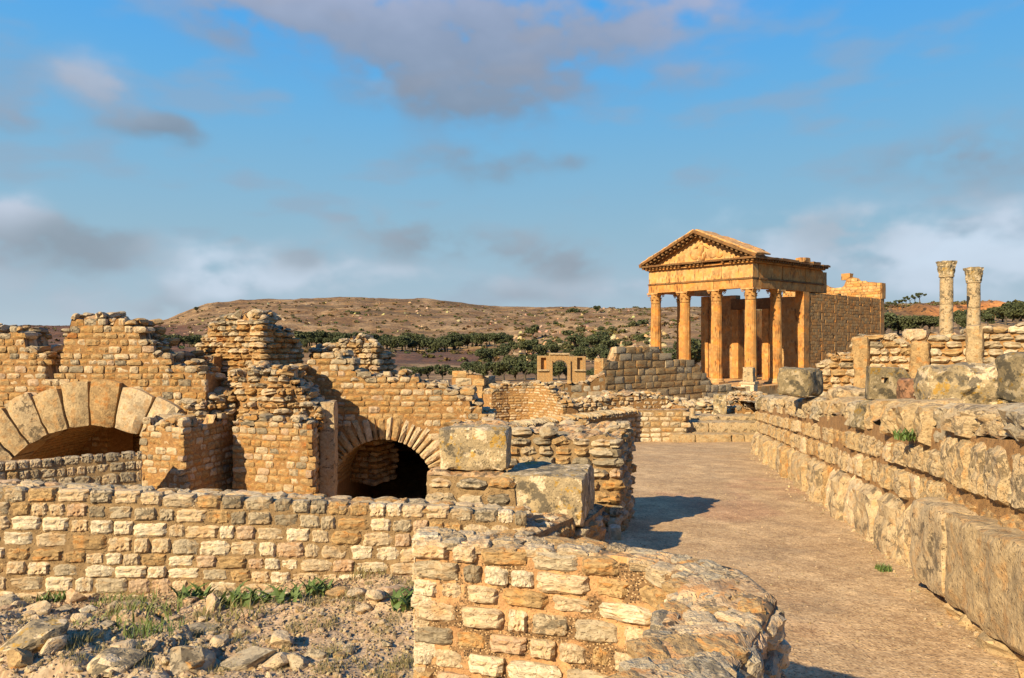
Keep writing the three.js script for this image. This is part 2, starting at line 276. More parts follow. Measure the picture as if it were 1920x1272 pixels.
// each stone a mesh of its own; past 300 on one thing the smallest in view are joined
function settle(T, most = 300, name = 'stone', restName = 'small_stones') {
  const eye = camera.position;
  for (const s of T.stones) { const d = s.pos.distanceTo(eye), n = new THREE.Vector3(0, 0, 1).applyQuaternion(s.quat).dot(eye.clone().sub(s.pos).normalize()); s.rank = s.scale.x * s.scale.y / (d * d) * (0.25 + Math.max(0, n)); const px = PX(s.pos.x, -s.pos.z); if (px < -20 || px > 1940) s.rank *= 0.05; }
  T.stones.sort((a, b) => b.rank - a.rank);
  T.stones.slice(0, most).forEach((s) => { const o = part(T, s.name ?? name, s.geo, s.mat); o.position.copy(s.pos).sub(T.position); o.quaternion.copy(s.quat); o.scale.copy(s.scale); });
  const rest = T.stones.slice(most);
  if (rest.length) {
    const by = new Map(); for (const s of rest) { if (!by.has(s.mat)) by.set(s.mat, []); by.get(s.mat).push(s.geo.clone().applyMatrix4(_m.compose(s.pos.clone().sub(T.position), s.quat, s.scale))); }
    const o = part(T, restName, mergeGeometries([...by.values()].map((l) => mergeGeometries(l)), true), [...by.keys()]); o.userData.kind = 'stuff';
  }
  delete T.stones;
}
function addStone(T, geo, m, pos, quat, scale, name) { T.stones.push({ geo, mat: m, pos, quat: quat.clone(), scale, name }); }
// picture column px at depth d -> x;  picture row py at depth d -> y
const X = (px, d) => (px - CX) / FOCAL * d, Y = (py, d) => EYE + (CY - py) / FOCAL * d, PX = (x, d) => CX + x / d * FOCAL;
const street = (d) => -SLOPE * d, streetDepth = (py) => EYE * FOCAL / (py - CY - SLOPE * FOCAL);
const W = (px, d) => [X(px, d), d];                                   // plan point [x, depth]
const pairs = (list, x) => { if (x <= list[0][0]) return list[0][1]; for (let k = 1; k < list.length; k++) if (x <= list[k][0]) return lerp(list[k - 1][1], list[k][1], (x - list[k - 1][0]) / (list[k][0] - list[k - 1][0])); return list[list.length - 1][1]; };

// a plan line with arc length
function line(pts) {
  const L = [0]; for (let i = 1; i < pts.length; i++) L.push(L[i - 1] + Math.hypot(pts[i][0] - pts[i - 1][0], pts[i][1] - pts[i - 1][1]));
  const at = (s) => { let k = 1; while (k < pts.length - 1 && L[k] < s) k++; const t = (s - L[k - 1]) / (L[k] - L[k - 1] || 1), a = pts[k - 1], b = pts[k], tx = (b[0] - a[0]) / (L[k] - L[k - 1]), td = (b[1] - a[1]) / (L[k] - L[k - 1]); return { x: lerp(a[0], b[0], t), d: lerp(a[1], b[1], t), tx, td, nx: td, nd: -tx }; };
  return { pts, L, length: L[L.length - 1], at };
}
const offsetLine = (pts, w) => pts.map((p, i) => { const a = pts[Math.max(0, i - 1)], b = pts[Math.min(pts.length - 1, i + 1)], l = Math.hypot(b[0] - a[0], b[1] - a[1]); let nx = (b[1] - a[1]) / l, nd = -(b[0] - a[0]) / l; let k = 1; if (i > 0 && i < pts.length - 1) { const c = pts[i]; const u = [(c[0] - a[0]), (c[1] - a[1])], lu = Math.hypot(...u); k = 1 / Math.max(0.5, (u[1] / lu) * nx + (-u[0] / lu) * nd); } return [p[0] - nx * w * k, p[1] - nd * w * k]; });
const basis = (tx, td, nx, nd) => _m.makeBasis(new THREE.Vector3(tx, 0, -td), new THREE.Vector3(0, 1, 0), new THREE.Vector3(nx, 0, -nd));

// courses of stones on a face; o.top(s) and o.base(s) are heights, o.hole(x, y) leaves openings
function lay(T, pts, o) {
  const { ch = 0.115, w = [0.14, 0.28], gap = 0.012, proud = 0.008, depth = 0.1, mats = kids.warm, stones = set.small, seed = 1, tilt = 0.03, sink = 0, fall = 0, wild = 0 } = o, ln = line(pts), r = rng(seed);
  const from = o.from ?? 0, to = o.to ?? ln.length; let courses = o.courses, y = o.y0 ?? Math.min(o.base(from), o.base((from + to) / 2), o.base(to)), k = 0;
  const yTop = (() => { let m = -99; for (let i = 0; i <= 60; i++) m = Math.max(m, o.top(lerp(from, to, i / 60))); return m; })();
  if (o.alignTop !== undefined) { courses = []; const H = o.alignTop - y; let sum = 0; while (sum < H - ch * 0.4) { courses.push(ch * (0.8 + r() * 0.4)); sum += courses[courses.length - 1]; } courses = courses.map((c) => c * H / sum).concat([1e6]); }
  while (y < yTop + (fall > 0 ? fall * ln.length : 0)) {
    const h0 = courses ? courses[Math.min(k, courses.length - 1)] : ch * (0.86 + r() * 0.28), wr = o.widths ? o.widths[Math.min(k, o.widths.length - 1)] : w;
    let s = from - r() * wr[1] * 0.7;
    while (s < to) {
      const sw = lerp(wr[0], wr[1], Math.pow(r(), 1.2)), c = s + sw / 2, a = r(), b = r(), e = r(), f = r(), q = r();
      const s0 = Math.max(s, from - 0.02), s1 = Math.min(s + sw, to + 0.02); s += sw;
      if (s1 - s0 < wr[0] * 0.45) continue;
      const cs = (s0 + s1) / 2, yy = y - fall * cs + n3(cs * 0.8, y * 2 + seed, 3) * ch * 0.22, h = h0 * (o.fill ?? 0.95 + 0.05 * a), top = o.top(cs), bot = o.base(cs);
      if (yy + h * 0.62 > top || yy + h * 0.6 < bot) continue;
      const p = ln.at(clamp(cs, 0.001, ln.length - 0.001));
      if (o.skip && hash2(Math.round(cs * 50), k, seed) < o.skip) continue;
      if (o.hole && o.hole(p.x, yy + h / 2, (s1 - s0) / 2)) continue;
      const out = (b - 0.5) * 2 * proud + wild * (q - 0.35) - sink, pos = new THREE.Vector3(p.x + p.nx * out, yy + h / 2, -(p.d + p.nd * out));
      _q.setFromRotationMatrix(basis(p.tx, p.td, p.nx, p.nd)); _q.multiply(new THREE.Quaternion().setFromEuler(new THREE.Euler((e - 0.5) * tilt * 2.5, (f - 0.5) * tilt * 2.5, (q - 0.5) * tilt)));
      const crust = o.crust ? o.crust(cs, yy + h, top) : 0;
      addStone(T, stones[Math.floor(a * 997) % stones.length], crust > e ? pick(kids.worn, r) : pick(mats, r), pos, _q, new THREE.Vector3((s1 - s0 - gap) * (1 - 0.08 * f), h - gap * (0.6 + 0.8 * q), depth), o.name);
    }
    y += h0; k++;
  }
}
// the rubble and mortar body between two plan lines with the same number of points
function body(T, front, back, o) {
  const { step = 0.1, rows = 5, across = 5, recess = 0.025, bump = 0.012, topBump = 0.02, cell = 0.16, dome = 0.03, seed = 1, topTone = [0.55, 1.1], jagged = 0 } = o, A = line(front), segs = [];
  for (let i = 1; i < front.length; i++) { const n = Math.max(1, Math.round((A.L[i] - A.L[i - 1]) / step)); for (let k = 0; k < n; k++) segs.push([i - 1, k / n]); }
  segs.push([front.length - 2, 1]);
  const pt = (P, [i, t]) => [lerp(P[i][0], P[i + 1][0], t), lerp(P[i][1], P[i + 1][1], t)], side = { P: [], U: [], I: [] }, cap = { P: [], U: [], I: [], C: [] };
  const cols = segs.map((q) => {
    const s = lerp(A.L[q[0]], A.L[q[0] + 1], q[1]), f = pt(front, q), b = pt(back, q), l = Math.hypot(b[0] - f[0], b[1] - f[1]), u = [(b[0] - f[0]) / l, (b[1] - f[1]) / l], ends = (s < 0.001 || s > A.length - 0.001);
    const top = o.top(s) + (jagged ? n3(s * 5, seed, 2) * jagged : 0) - 0.005, base = o.base(s);
    return { s, f: [f[0] + u[0] * recess, f[1] + u[1] * recess], b: [b[0] - u[0] * recess, b[1] - u[1] * recess], top, base, ends };
  });
  const sideSheet = (which, flip) => {
    const start = side.P.length / 3;
    for (const c of cols) for (let j = 0; j <= rows; j++) {
      const y = lerp(c.base, c.top, j / rows), p = c[which], q = n3(c.s * 7, y * 7, seed + (flip ? 4 : 0)) * bump + n3(c.s * 19, y * 19, seed) * bump * 0.5, n = Math.hypot(c.b[0] - c.f[0], c.b[1] - c.f[1]), ux = (c.b[0] - c.f[0]) / n, ud = (c.b[1] - c.f[1]) / n, g = flip ? 1 : -1;
      side.P.push(p[0] + ux * q * g, y, -(p[1] + ud * q * g)); side.U.push(c.s, y);
    }
    for (let i = 0; i < cols.length - 1; i++) for (let j = 0; j < rows; j++) { const a = start + i * (rows + 1) + j, b = a + rows + 1; flip ? side.I.push(a, a + 1, b, b, a + 1, b + 1) : side.I.push(a, b, a + 1, b, b + 1, a + 1); }
  };
  sideSheet('f', false); sideSheet('b', true);
  for (const [c, flip] of [[cols[0], true], [cols[cols.length - 1], false]]) {
    const start = side.P.length / 3, n = 3;
    for (let i = 0; i <= n; i++) for (let j = 0; j <= rows; j++) { const y = lerp(c.base, c.top, j / rows), x = lerp(c.f[0], c.b[0], i / n), d = lerp(c.f[1], c.b[1], i / n); side.P.push(x, y, -d); side.U.push(c.s + i / n * 0.4, y); }
    for (let i = 0; i < n; i++) for (let j = 0; j < rows; j++) { const a = start + i * (rows + 1) + j, b = a + rows + 1; flip ? side.I.push(a, a + 1, b, b, a + 1, b + 1) : side.I.push(a, b, a + 1, b, b + 1, a + 1); }
  }
  for (const c of cols) for (let j = 0; j <= across; j++) {
    const t = j / across, x = lerp(c.f[0], c.b[0], t), d = lerp(c.f[1], c.b[1], t), w = worley(x / cell + n3(x * 3, 0, d * 3), d / cell, 0, 9 + seed), edge = j === 0 || j === across || c.ends;
    const y = c.top + (edge ? -0.02 - (o.round ?? 0) : 0) + fbm3(x * 4, seed, d * 4, 3) * topBump * 2 + dome * (0.35 + 0.65 * w[2]) * sstep(0.03, 0.12, w[1] - w[0]);
    cap.P.push(x, y, -d); cap.U.push(x, d);
    const tone = lerp(topTone[0], topTone[1], w[2]) * (0.95 + 0.2 * fbm3(x * 6, 3, d * 6, 3)), joint = sstep(0.14, 0.02, w[1] - w[0]);
    cap.C.push(tone * lerp(1, 0.8, joint), tone * lerp(0.97, 0.74, joint), tone * lerp(0.93, 0.66, joint));
  }
  for (let i = 0; i < cols.length - 1; i++) for (let j = 0; j < across; j++) { const a = i * (across + 1) + j, b = a + across + 1; cap.I.push(a, b, a + 1, b, b + 1, a + 1); }
  const build = (q) => { const g = new THREE.BufferGeometry(); g.setAttribute('position', new THREE.Float32BufferAttribute(q.P, 3)); g.setAttribute('uv', new THREE.Float32BufferAttribute(q.U, 2)); if (q.C) g.setAttribute('color', new THREE.Float32BufferAttribute(q.C, 3)); g.setIndex(q.I); g.computeVertexNormals(); return g; };
  worldPart(T, 'mortar_core', build(side), o.mortar ?? mat.mortar); worldPart(T, 'wall_top', build(cap), o.topMat ?? mat.top);
}
// flat stones bedded in the mortar of a wall head
function pave(T, front, back, top, o) {
  const { size = [0.08, 0.2], seed = 1, mats = [['cream', 4], ['tan', 3], ['grey', 3], ['pale', 1], ['pink', 1]], to = 1, fill = 0.8, up = 0.006, thick = 0.04, edge = 0.04 } = o, r = rng(seed), A = line(front), B = line(back);
  for (let row = 0, v = edge; v < 1; row++) {
    const wide = lerp(size[0], size[1], r()) * 0.8; let s = r() * 0.1;
    while (s < A.length * to) {
      const len = lerp(size[0], size[1], r()), c = s + len / 2, t = clamp(c / A.length, 0.001, 0.999), a = A.at(t * A.length), b = B.at(t * B.length), w = Math.hypot(b.x - a.x, b.d - a.d), u = clamp((v + wide / 2 / w) + (r() - 0.5) * 0.08, 0.14, o.far ?? 0.88); s += len;
      if (r() > fill) continue;
      const ix = (b.x - a.x) / w, id = (b.d - a.d) / w; _m.makeBasis(new THREE.Vector3(id, 0, ix), new THREE.Vector3(ix, 0, -id), new THREE.Vector3(0, 1, 0)); _q.setFromRotationMatrix(_m).multiply(new THREE.Quaternion().setFromEuler(new THREE.Euler((r() - 0.5) * 0.14, (r() - 0.5) * 0.14, (r() - 0.5) * 0.7)));
      addStone(T, (o.stones ?? set.rough)[Math.floor(r() * 12)], pick(mats, r), new THREE.Vector3(lerp(a.x, b.x, u), top(c) + up + r() * 0.01, -lerp(a.d, b.d, u)), _q, new THREE.Vector3(len * 0.95, wide * 0.95, thick), 'cap_stone');
    }
    const m0 = A.at(A.length / 2), m1 = B.at(B.length / 2); v += wide / Math.hypot(m1.x - m0.x, m1.d - m0.d);
  }
}
// loose stones lying along a wall head
function scatter(T, front, back, top, o) {
  const { n = 30, size = [0.06, 0.16], seed = 1, mats = kids.worn, flat = 0.65, geos = rocksSmall, lift = 0.3, from = 0, to = 1 } = o, r = rng(seed), A = line(front), B = line(back);
  for (let k = 0; k < n; k++) {
    const t = lerp(from, to, r()), u = r(), a = A.at(t * A.length * 0.999 + 0.0005), b = B.at(t * B.length * 0.999 + 0.0005), z = lerp(size[0], size[1], r() * r()), x = lerp(a.x, b.x, u), d = lerp(a.d, b.d, u);
    _q.setFromEuler(new THREE.Euler((r() - 0.5) * 0.7, r() * 6.3, (r() - 0.5) * 0.7));
    addStone(T, geos[Math.floor(r() * geos.length)], pick(mats, r), new THREE.Vector3(x, top(t * A.length) + z * flat * lift * 0.6, -d), _q, new THREE.Vector3(z * (0.9 + r() * 0.7), z * flat * (0.8 + 0.5 * r()), z * (0.8 + r() * 0.4)), 'loose_stone');
  }
}

// ---------------------------------------------------------------- ground
const wallX = (d) => 2.32 + 0.22 * d;                                 // foot of the great block wall beside the street
const streetLeft = (d) => 0.35 + 0.13 * d;
function sheet(name, xs, ds, height, color, m, uvScale = 1) {
  const P = [], C = [], U = [], I = [], nx = xs.length;
  for (const d of ds) for (const x0 of xs) { const x = typeof x0 === 'function' ? x0(d) : x0, y = height(x, d); P.push(x, y, -d); U.push(x * uvScale, d * uvScale); C.push(...color(x, d, y)); }
  for (let j = 0; j < ds.length - 1; j++) for (let i = 0; i < nx - 1; i++) { const a = j * nx + i, b = a + nx; I.push(a, a + 1, b, a + 1, b + 1, b); }
  const g = new THREE.BufferGeometry(); g.setAttribute('position', new THREE.Float32BufferAttribute(P, 3)); g.setAttribute('uv', new THREE.Float32BufferAttribute(U, 2)); g.setAttribute('color', new THREE.Float32BufferAttribute(C, 3)); g.setIndex(I); g.computeVertexNormals();
  const o = shade(new THREE.Mesh(g, m)); o.name = name; o.userData.kind = 'structure'; scene.add(o); return o;
}
const matGround = M('dusty_ground', [1, 1, 1], groundMap, groundBump, 0.02, { vertexColors: true });
const matHill = M('dry_hillside', [1, 1, 1], hillMap, hillMap, 0.5, { vertexColors: true });
const steps = (list) => { const o = []; for (let k = 0; k < list.length - 1; k++) { const [a, n] = list[k], b = list[k + 1][0]; for (let i = 0; i < n; i++) o.push(lerp(a, b, i / n)); } o.push(list[list.length - 1][0]); return o; };
const rough = (x, d) => sstep(streetLeft(d) - 0.2, streetLeft(d) - 1.2, x) * sstep(11, 8, d);
const baths = (x, d) => 1.3 * sstep(-0.5, -1.1, x - 0.03 * d) * sstep(7.0, 7.3, d) * sstep(24, 18, d);   // the floor of the baths lies lower
const crag = (x, d) => { const k = rough(x, d) * sstep(5.9, 5.2, d + 0.5 * n3(x * 1.3, 6, d * 1.3)) * sstep(-0.9, -2.2, x + 0.8 * n3(x, 2, d)); if (k <= 0) return 0; const w = worley(x * 3.1 + n3(x * 4, 1, d * 4) * 0.4, d * 3.6 + n3(x * 4, 5, d * 4) * 0.4, 0, 71); return k * (0.09 * w[2] * sstep(0.0, 0.16, w[1] - w[0]) + 0.05 * fbm3(x * 9, 3, d * 9, 3)); };   // bedrock breaking through the soil
const groundY = (x, d) => street(d) + crag(x, d) - baths(x, d) + fbm3(x * 0.5, 1, d * 0.5, 3) * 0.05 + fbm3(x * 2.2, 4, d * 2.2, 3) * lerp(0.018, 0.1, rough(x, d)) + rough(x, d) * (0.04 + 0.16 * sstep(4.7, 6.2, d) * sstep(-3.5, 0, x) + 0.1 * sstep(-3.0, -4.4, x) * sstep(6.2, 4.8, d));
sheet('ground', steps([[-60, 8], [-14, 30], [-6, 210], [5, 60], [20, 20], [34, 1]]), steps([[-14, 10], [1, 30], [3.5, 110], [9, 80], [25, 60], [75, 1]]), groundY, (x, d) => {
  const k = rough(x, d), a = fbm3(x * 0.7, 2, d * 0.35, 4), b = fbm3(x * 0.9 + 9, 2, d * 0.5, 4), red = sstep(0.05, 0.28, b + 0.25 * Math.exp(-((d - 12.5) ** 2) / 5) - 0.17);
  let c = mix3([0.77, 0.54, 0.30], [0.89, 0.64, 0.36], clamp(0.5 + a * 1.6));
  c = mix3(c, [0.70, 0.38, 0.22], red * 0.5); c = mix3(c, [0.58, 0.43, 0.26], sstep(0.03, 0.22, fbm3(x * 1.9, 7, d * 1.3, 4)) * 0.35);
  c = mix3(c, mix3([0.70, 0.50, 0.31], [0.82, 0.63, 0.42], clamp(0.5 + a * 2)), k);
  return mix3(c, mix3([0.86, 0.66, 0.42], [0.74, 0.58, 0.38], clamp(0.5 + 3 * n3(x * 5, 9, d * 5))), sstep(0.01, 0.05, crag(x, d)));
}, matGround);
const terraceY = (x, d) => 1.42 - SLOPE * d + 0.06 * clamp(x - wallX(d) - 1, 0, 5) + fbm3(x, 3, d, 3) * 0.07;
sheet('terrace', steps([[0.25, 16], [8, 20], [50, 1]]).map((q) => (d) => wallX(d) + q), steps([[-12, 12], [2, 60], [30, 20], [62, 1]]), terraceY, (x, d) => mix3([0.40, 0.29, 0.17], [0.30, 0.26, 0.12], clamp(0.5 + 2 * fbm3(x * 0.8, 5, d * 0.8, 3))), matGround);

// far slopes: rows of depth, columns of bearing; entries are where the land stands against the horizon
const landU = [-500, 0, 150, 280, 400, 520, 650, 800, 950, 1100, 1250, 1400, 1600, 1700, 1800, 1920, 2500];
const landD = [50, 90, 130, 180, 250, 264, 350, 480, 650, 900, 1000, 1500];
const land = [
  [795, 795, 795, 795, 795, 795, 795, 795, 795, 795, 795, 795, 780, 770, 765, 760, 750],
  [752, 752, 752, 752, 752, 750, 748, 744, 736, 728, 726, 722, 700, 672, 664, 658, 650],
  [724, 724, 724, 722, 720, 720, 718, 716, 712, 710, 706, 700, 660, 640, 634, 631, 630],
  [702, 702, 702, 702, 702, 700, 702, 706, 704, 692, 680, 672, 640, 622, 616, 613, 612],
  [682, 682, 682, 682, 678, 676, 678, 686, 687, 670, 652, 642, 612, 600, 596, 594, 594],
  [680, 680, 680, 679, 675, 673, 675, 683, 684, 667, 648, 638, 590, 578, 574, 574, 574],
  [662, 662, 662, 657, 652, 651, 653, 661, 662, 640, 620, 610, 584, 576, 573.5, 573, 572],
  [645, 645, 643, 640, 635, 632, 632, 635, 630, 612, 600, 596, 580, 575, 573, 572, 571],
  [628, 628, 626, 622, 606, 598, 594, 596, 600, 594, 588, 585, 578, 574, 572, 571, 570],
  [613, 612, 612, 605, 571, 560, 556.5, 564, 575, 577, 578, 577, 573, 571.5, 571, 571, 571],
  [615, 614, 614, 608, 574, 564, 559, 567, 578, 580, 581, 580, 576, 575, 574, 574, 574],
  [630, 630, 630, 630, 628, 626, 624, 624, 626, 628, 628, 628, 628, 628, 628, 628, 628]];
function landRow(px, d) {
  let j = 0; while (j < landD.length - 2 && landD[j + 1] < d) j++;
  const t = clamp((d - landD[j]) / (landD[j + 1] - landD[j])), col = (r) => { let i = 0; while (i < landU.length - 2 && landU[i + 1] < px) i++; let s = clamp((px - landU[i]) / (landU[i + 1] - landU[i])); s = s * s * (3 - 2 * s) * 0.5 + s * 0.5; return lerp(r[i], r[i + 1], s); };
  return lerp(col(land[j]), col(land[j + 1]), t);
}
const landY = (x, d) => { const px = PX(x, d), cliff = px > 1560 && d > 248 && d < 275 ? n3(x * 0.12, 3, d * 0.1) * 3 : 0; return Y(landRow(px, d), d) + fbm3(x * 0.012, 2, d * 0.012, 5) * Math.min(d * 0.012, 7) + fbm3(x * 0.08, 7, d * 0.05, 4) * sstep(150, 420, d) * 2.2 + cliff; };
const landDepth = (px, py) => { for (let d = 70; d < 1000; d += 2) if (landRow(px, d) <= py) return d; return 900; };
{
  const us = steps([[-700, 30], [-100, 130], [1250, 110], [2050, 30], [2800, 1]]).map((px) => (d) => X(px, d));
  sheet('hillside', us, steps([[52, 14], [150, 24], [246, 12], [280, 40], [700, 46], [1020, 8], [1500, 1]]), landY, (x, d) => {
    const px = PX(x, d), py = landRow(px, d), a = fbm3(x * 0.02, 1, d * 0.015, 4), b = fbm3(x * 0.05 + 30, 1, d * 0.02, 4);
    let c = mix3([0.29, 0.16, 0.052], [0.41, 0.24, 0.086], clamp(0.5 + a * 2.2));
    const ledge = fbm3(x * 0.008 + 3, 9, d * 0.07, 4); c = mix3(c, [0.50, 0.34, 0.18], sstep(0.12, 0.26, ledge) * 0.8); c = mix3(c, [0.15, 0.105, 0.042], sstep(0.1, 0.28, -ledge + 0.08 * sstep(600, 565, py)) * 0.7);
    const rockY = sstep(0.05, 0.22, b + 0.10 * Math.exp(-((py - 612) ** 2) / 260) + 0.1 * sstep(1000, 1200, px) * sstep(560, 640, py) * sstep(680, 640, py));
    c = mix3(c, [0.58, 0.40, 0.22], rockY * 0.75);
    const plough = (px < 420 ? sstep(608, 613, py + a * 6) * sstep(690, 676, py) * sstep(430, 330, px) : 0) + sstep(654, 660, py + a * 7) * sstep(692, 684, py + b * 5) * sstep(690, 740, px) * sstep(925, 890, px);
    c = mix3(c, [0.17, 0.062, 0.02], clamp(plough) * 0.9);
    c = mix3(c, [0.55, 0.37, 0.17], sstep(640, 646, py) * sstep(656, 650, py) * sstep(560, 700, px) * sstep(1000, 930, px));
    const cliff = px > 1560 ? sstep(246, 252, d) * sstep(290, 270, d) : 0; c = mix3(c, [0.75, 0.33, 0.10], cliff * sstep(-0.3, 0.1, b + 0.1));
    if (px > 1200) c = mix3(c, [0.24, 0.19, 0.09], sstep(0, 0.25, a) * 0.5);
    return c;
  }, matHill);
}

// ---------------------------------------------------------------- near walls left of the street
// curving wall in the foreground
{
  const T = thing('rubble_wall', 'cream squared-stone wall curving round to the viewer at the street edge', 'wall', [0.2, street(2.7), -2.7]);
  const front = [[-0.4, 3.07], [0.344, 2.86], [0.5, 2.77], [0.57, 2.61], [0.51, 2.45], [0.25, 1.85], [0.03, 1.35]], back = [[-0.42, 3.3], [0.30, 3.12], [0.67, 2.9], [0.855, 2.7], [0.88, 2.42], [0.56, 1.85], [0.33, 1.35]];
  const A = line(front), top = (s) => 0.856 + n3(s * 2.2, 3, 1) * 0.016, base = () => -0.35;
  body(T, front, back, { top, base, step: 0.023, rows: 50, across: 14, seed: 3, recess: 0.02, bump: 0.014, topBump: 0.009, cell: 0.1, dome: 0.02, round: 0.004, topTone: [0.85, 1.12], mortar: mat.speck });
  lay(T, front, { top: (s) => top(s) + 0.03, base, ch: 0.1, w: [0.09, 0.235], gap: 0.011, proud: 0.011, depth: 0.075, stones: set.fine, mats: kids.light, seed: 21, to: A.L[5], alignTop: 0.868, tilt: 0.05, crust: (s, y, t) => (t - y < 0.12 ? 0.4 : 0.04) });
  const outer = back.slice().reverse();                               // the side that faces the street
  lay(T, outer, { top: (s) => top(s) - 0.005, base, ch: 0.105, w: [0.1, 0.24], gap: 0.02, proud: 0.016, depth: 0.08, stones: set.fine, mats: kids.warm, seed: 25, to: 2.1, tilt: 0.06, crust: () => 0.25 });
  lay(T, [back[0], front[0]], { top: () => 0.87, base, ch: 0.1, w: [0.1, 0.16], gap: 0.02, stones: set.fine, mats: kids.light, seed: 27 });
  pave(T, front, back, top, { seed: 28, far: 0.76, size: [0.07, 0.16], up: 0.008, thick: 0.035, stones: set.fine, mats: [['cream', 4], ['tan', 4], ['grey', 3], ['blockWorn', 3]] });
  settle(T);
}
// long low wall
const wallB = { front: [W(-420, 5.95), W(300, 6.25), W(985, 6.4)] };
{
  const T = thing('rubble_wall', 'long low cream stone wall in even courses above the weedy rubble', 'wall', [-2.4, street(6.3), -6.3]);
  const back = offsetLine(wallB.front, 0.36), ln = line(wallB.front), top = (s) => { const p = ln.at(s), px = PX(p.x, p.d); return Y(pairs([[-420, 900.3], [780, 957], [985, 972]], px), p.d) + n3(s * 3, 8, 1) * 0.012; }, base = (s) => { const p = ln.at(s); return groundY(p.x, p.d) - 0.12; };
  body(T, wallB.front, back, { top, base, step: 0.05, rows: 18, across: 10, seed: 5, recess: 0.014, bump: 0.01, topBump: 0.016, cell: 0.17, dome: 0.02, round: 0.008, topTone: [0.8, 1.15] });
  lay(T, wallB.front, { top: (s) => top(s) + 0.02, base: (s) => base(s) - 0.02, ch: 0.118, w: [0.13, 0.29], gap: 0.004, proud: 0.008, depth: 0.08, stones: set.fine, mats: kids.light, seed: 31, fall: 0.0612, y0: -0.5, alignTop: 0.59, crust: (s, y, t) => (t - y < 0.13 ? 0.6 : 0.06) });
  pave(T, wallB.front, back, top, { seed: 36, size: [0.1, 0.24], up: 0.014 });
  settle(T);
}
// linking wall stump, pier and the lichen slab on it
{
  const T = thing('rubble_wall', 'low flat-topped wall stump between the long wall and the squat pier', 'wall', [0.1, street(6.8), -6.8]);
  const front = [[-0.62, 6.48], [0.16, 6.22], [0.62, 6.98]], back = [[-0.55, 6.85], [-0.3, 6.9], [0.1, 7.02]], top = () => 0.045, base = () => -0.75;
  body(T, front, back, { top, base, step: 0.05, rows: 12, across: 9, seed: 8, recess: 0.03, topBump: 0.025, cell: 0.2, topTone: [0.7, 1.15] });
  lay(T, front, { top: () => 0.06, base, ch: 0.125, w: [0.13, 0.28], stones: set.fine, mats: kids.warm, seed: 41, gap: 0.02, crust: () => 0.4 });
  pave(T, front, back, top, { seed: 43, size: [0.1, 0.22], up: 0.014 });
  settle(T);
}
{
  const T = thing('masonry_pier', 'squat pier capped by one rough buff block beside the street', 'pier', [0.3, street(7.4), -7.4]);
  const cap = block(0.80, 0.46, 0.84, { seg: 0.05, round: 0.025, amp: 0.024, seed: 4, freq: 5 }); cap.rotateY(-0.24);
  const lower = [[-0.82, 7.15], [0.02, 7.02], [0.70, 7.02], [0.99, 7.72]], back = [[-0.82, 7.75], [-0.2, 7.9], [0.3, 8.0], [0.72, 7.98]];
  const ln = line(lower), top = (s) => (ln.at(s).x < 0.03 ? 0.39 : -0.03), base = () => -0.8;
  body(T, lower, back, { top, base, step: 0.05, rows: 14, across: 8, seed: 12, recess: 0.04, topBump: 0.03, cell: 0.22, topTone: [0.7, 1.2] });
  lay(T, lower, { top: (s) => top(s) + 0.02, base, ch: 0.15, w: [0.16, 0.34], stones: set.rough, mats: kids.warm, seed: 47, gap: 0.02, proud: 0.02, tilt: 0.08, depth: 0.12, crust: () => 0.45 });
  const c = part(T, 'cap_block', cap, mat.lichen); c.position.set(0.365 - 0.3, 0.175 - street(7.4), -(7.42 - 7.4));
  settle(T);
  const E = thing('lichen_slab', 'upright pale block spotted with yellow lichen standing on the pier', 'stone block', [-0.36, 0.40, -7.42]);
  const e = part(E, 'slab', block(0.68, 0.41, 0.34, { seg: 0.04, round: 0.035, amp: 0.022, seed: 9, freq: 5 }), mat.lichen); e.position.set(0, 0.225, 0); e.rotation.y = -0.16;
  delete E.stones;
}
// wall behind the pier, ending at the street
{
  const T = thing('rubble_wall', 'thick broken wall end of rough brown stones behind the lichen slab', 'wall', [0.6, street(9.6), -9.6]);
  const front = [[-0.75, 9.25], [0.6, 9.15], [1.33, 9.1], [1.7, 10.35]], back = [[-0.9, 10.3], [0.0, 10.4], [0.9, 10.45], [1.2, 10.5]], ln = line(front);
  const top = (s) => { const p = ln.at(s); return 0.50 + n3(s * 2.5, 9, 4) * 0.1 + (PX(p.x, p.d) < 1000 ? 0.03 : 0); }, base = () => -1.0;
  body(T, front, back, { top, base, step: 0.06, rows: 14, across: 12, seed: 15, recess: 0.05, topBump: 0.04, cell: 0.24, dome: 0.04, topTone: [0.7, 1.15] });
  lay(T, front, { top: (s) => top(s) + 0.05, base, ch: 0.135, w: [0.14, 0.36], stones: set.rough, mats: kids.ochre, seed: 51, gap: 0.018, proud: 0.025, tilt: 0.08, depth: 0.13, crust: (s, y, t) => (t - y < 0.35 ? 0.6 : 0.15) });
  scatter(T, front, back, top, { n: 70, size: [0.08, 0.3], seed: 55, geos: rocks, mats: [['grey', 3], ['tan', 3], ['cream', 2], ['dark', 1]] });
  settle(T);
}
{
  const T = thing('stone_block', 'small white block at the foot of the broken wall by the street', 'stone block', [X(1153, 8.7), groundY(X(1153, 8.7), 8.7), -8.7]); delete T.stones;
  const o = part(T, 'block', block(0.13, 0.17, 0.2, { seg: 0.04, round: 0.02, amp: 0.01, seed: 3 }), mat.pale); o.position.y = 0.07;
}
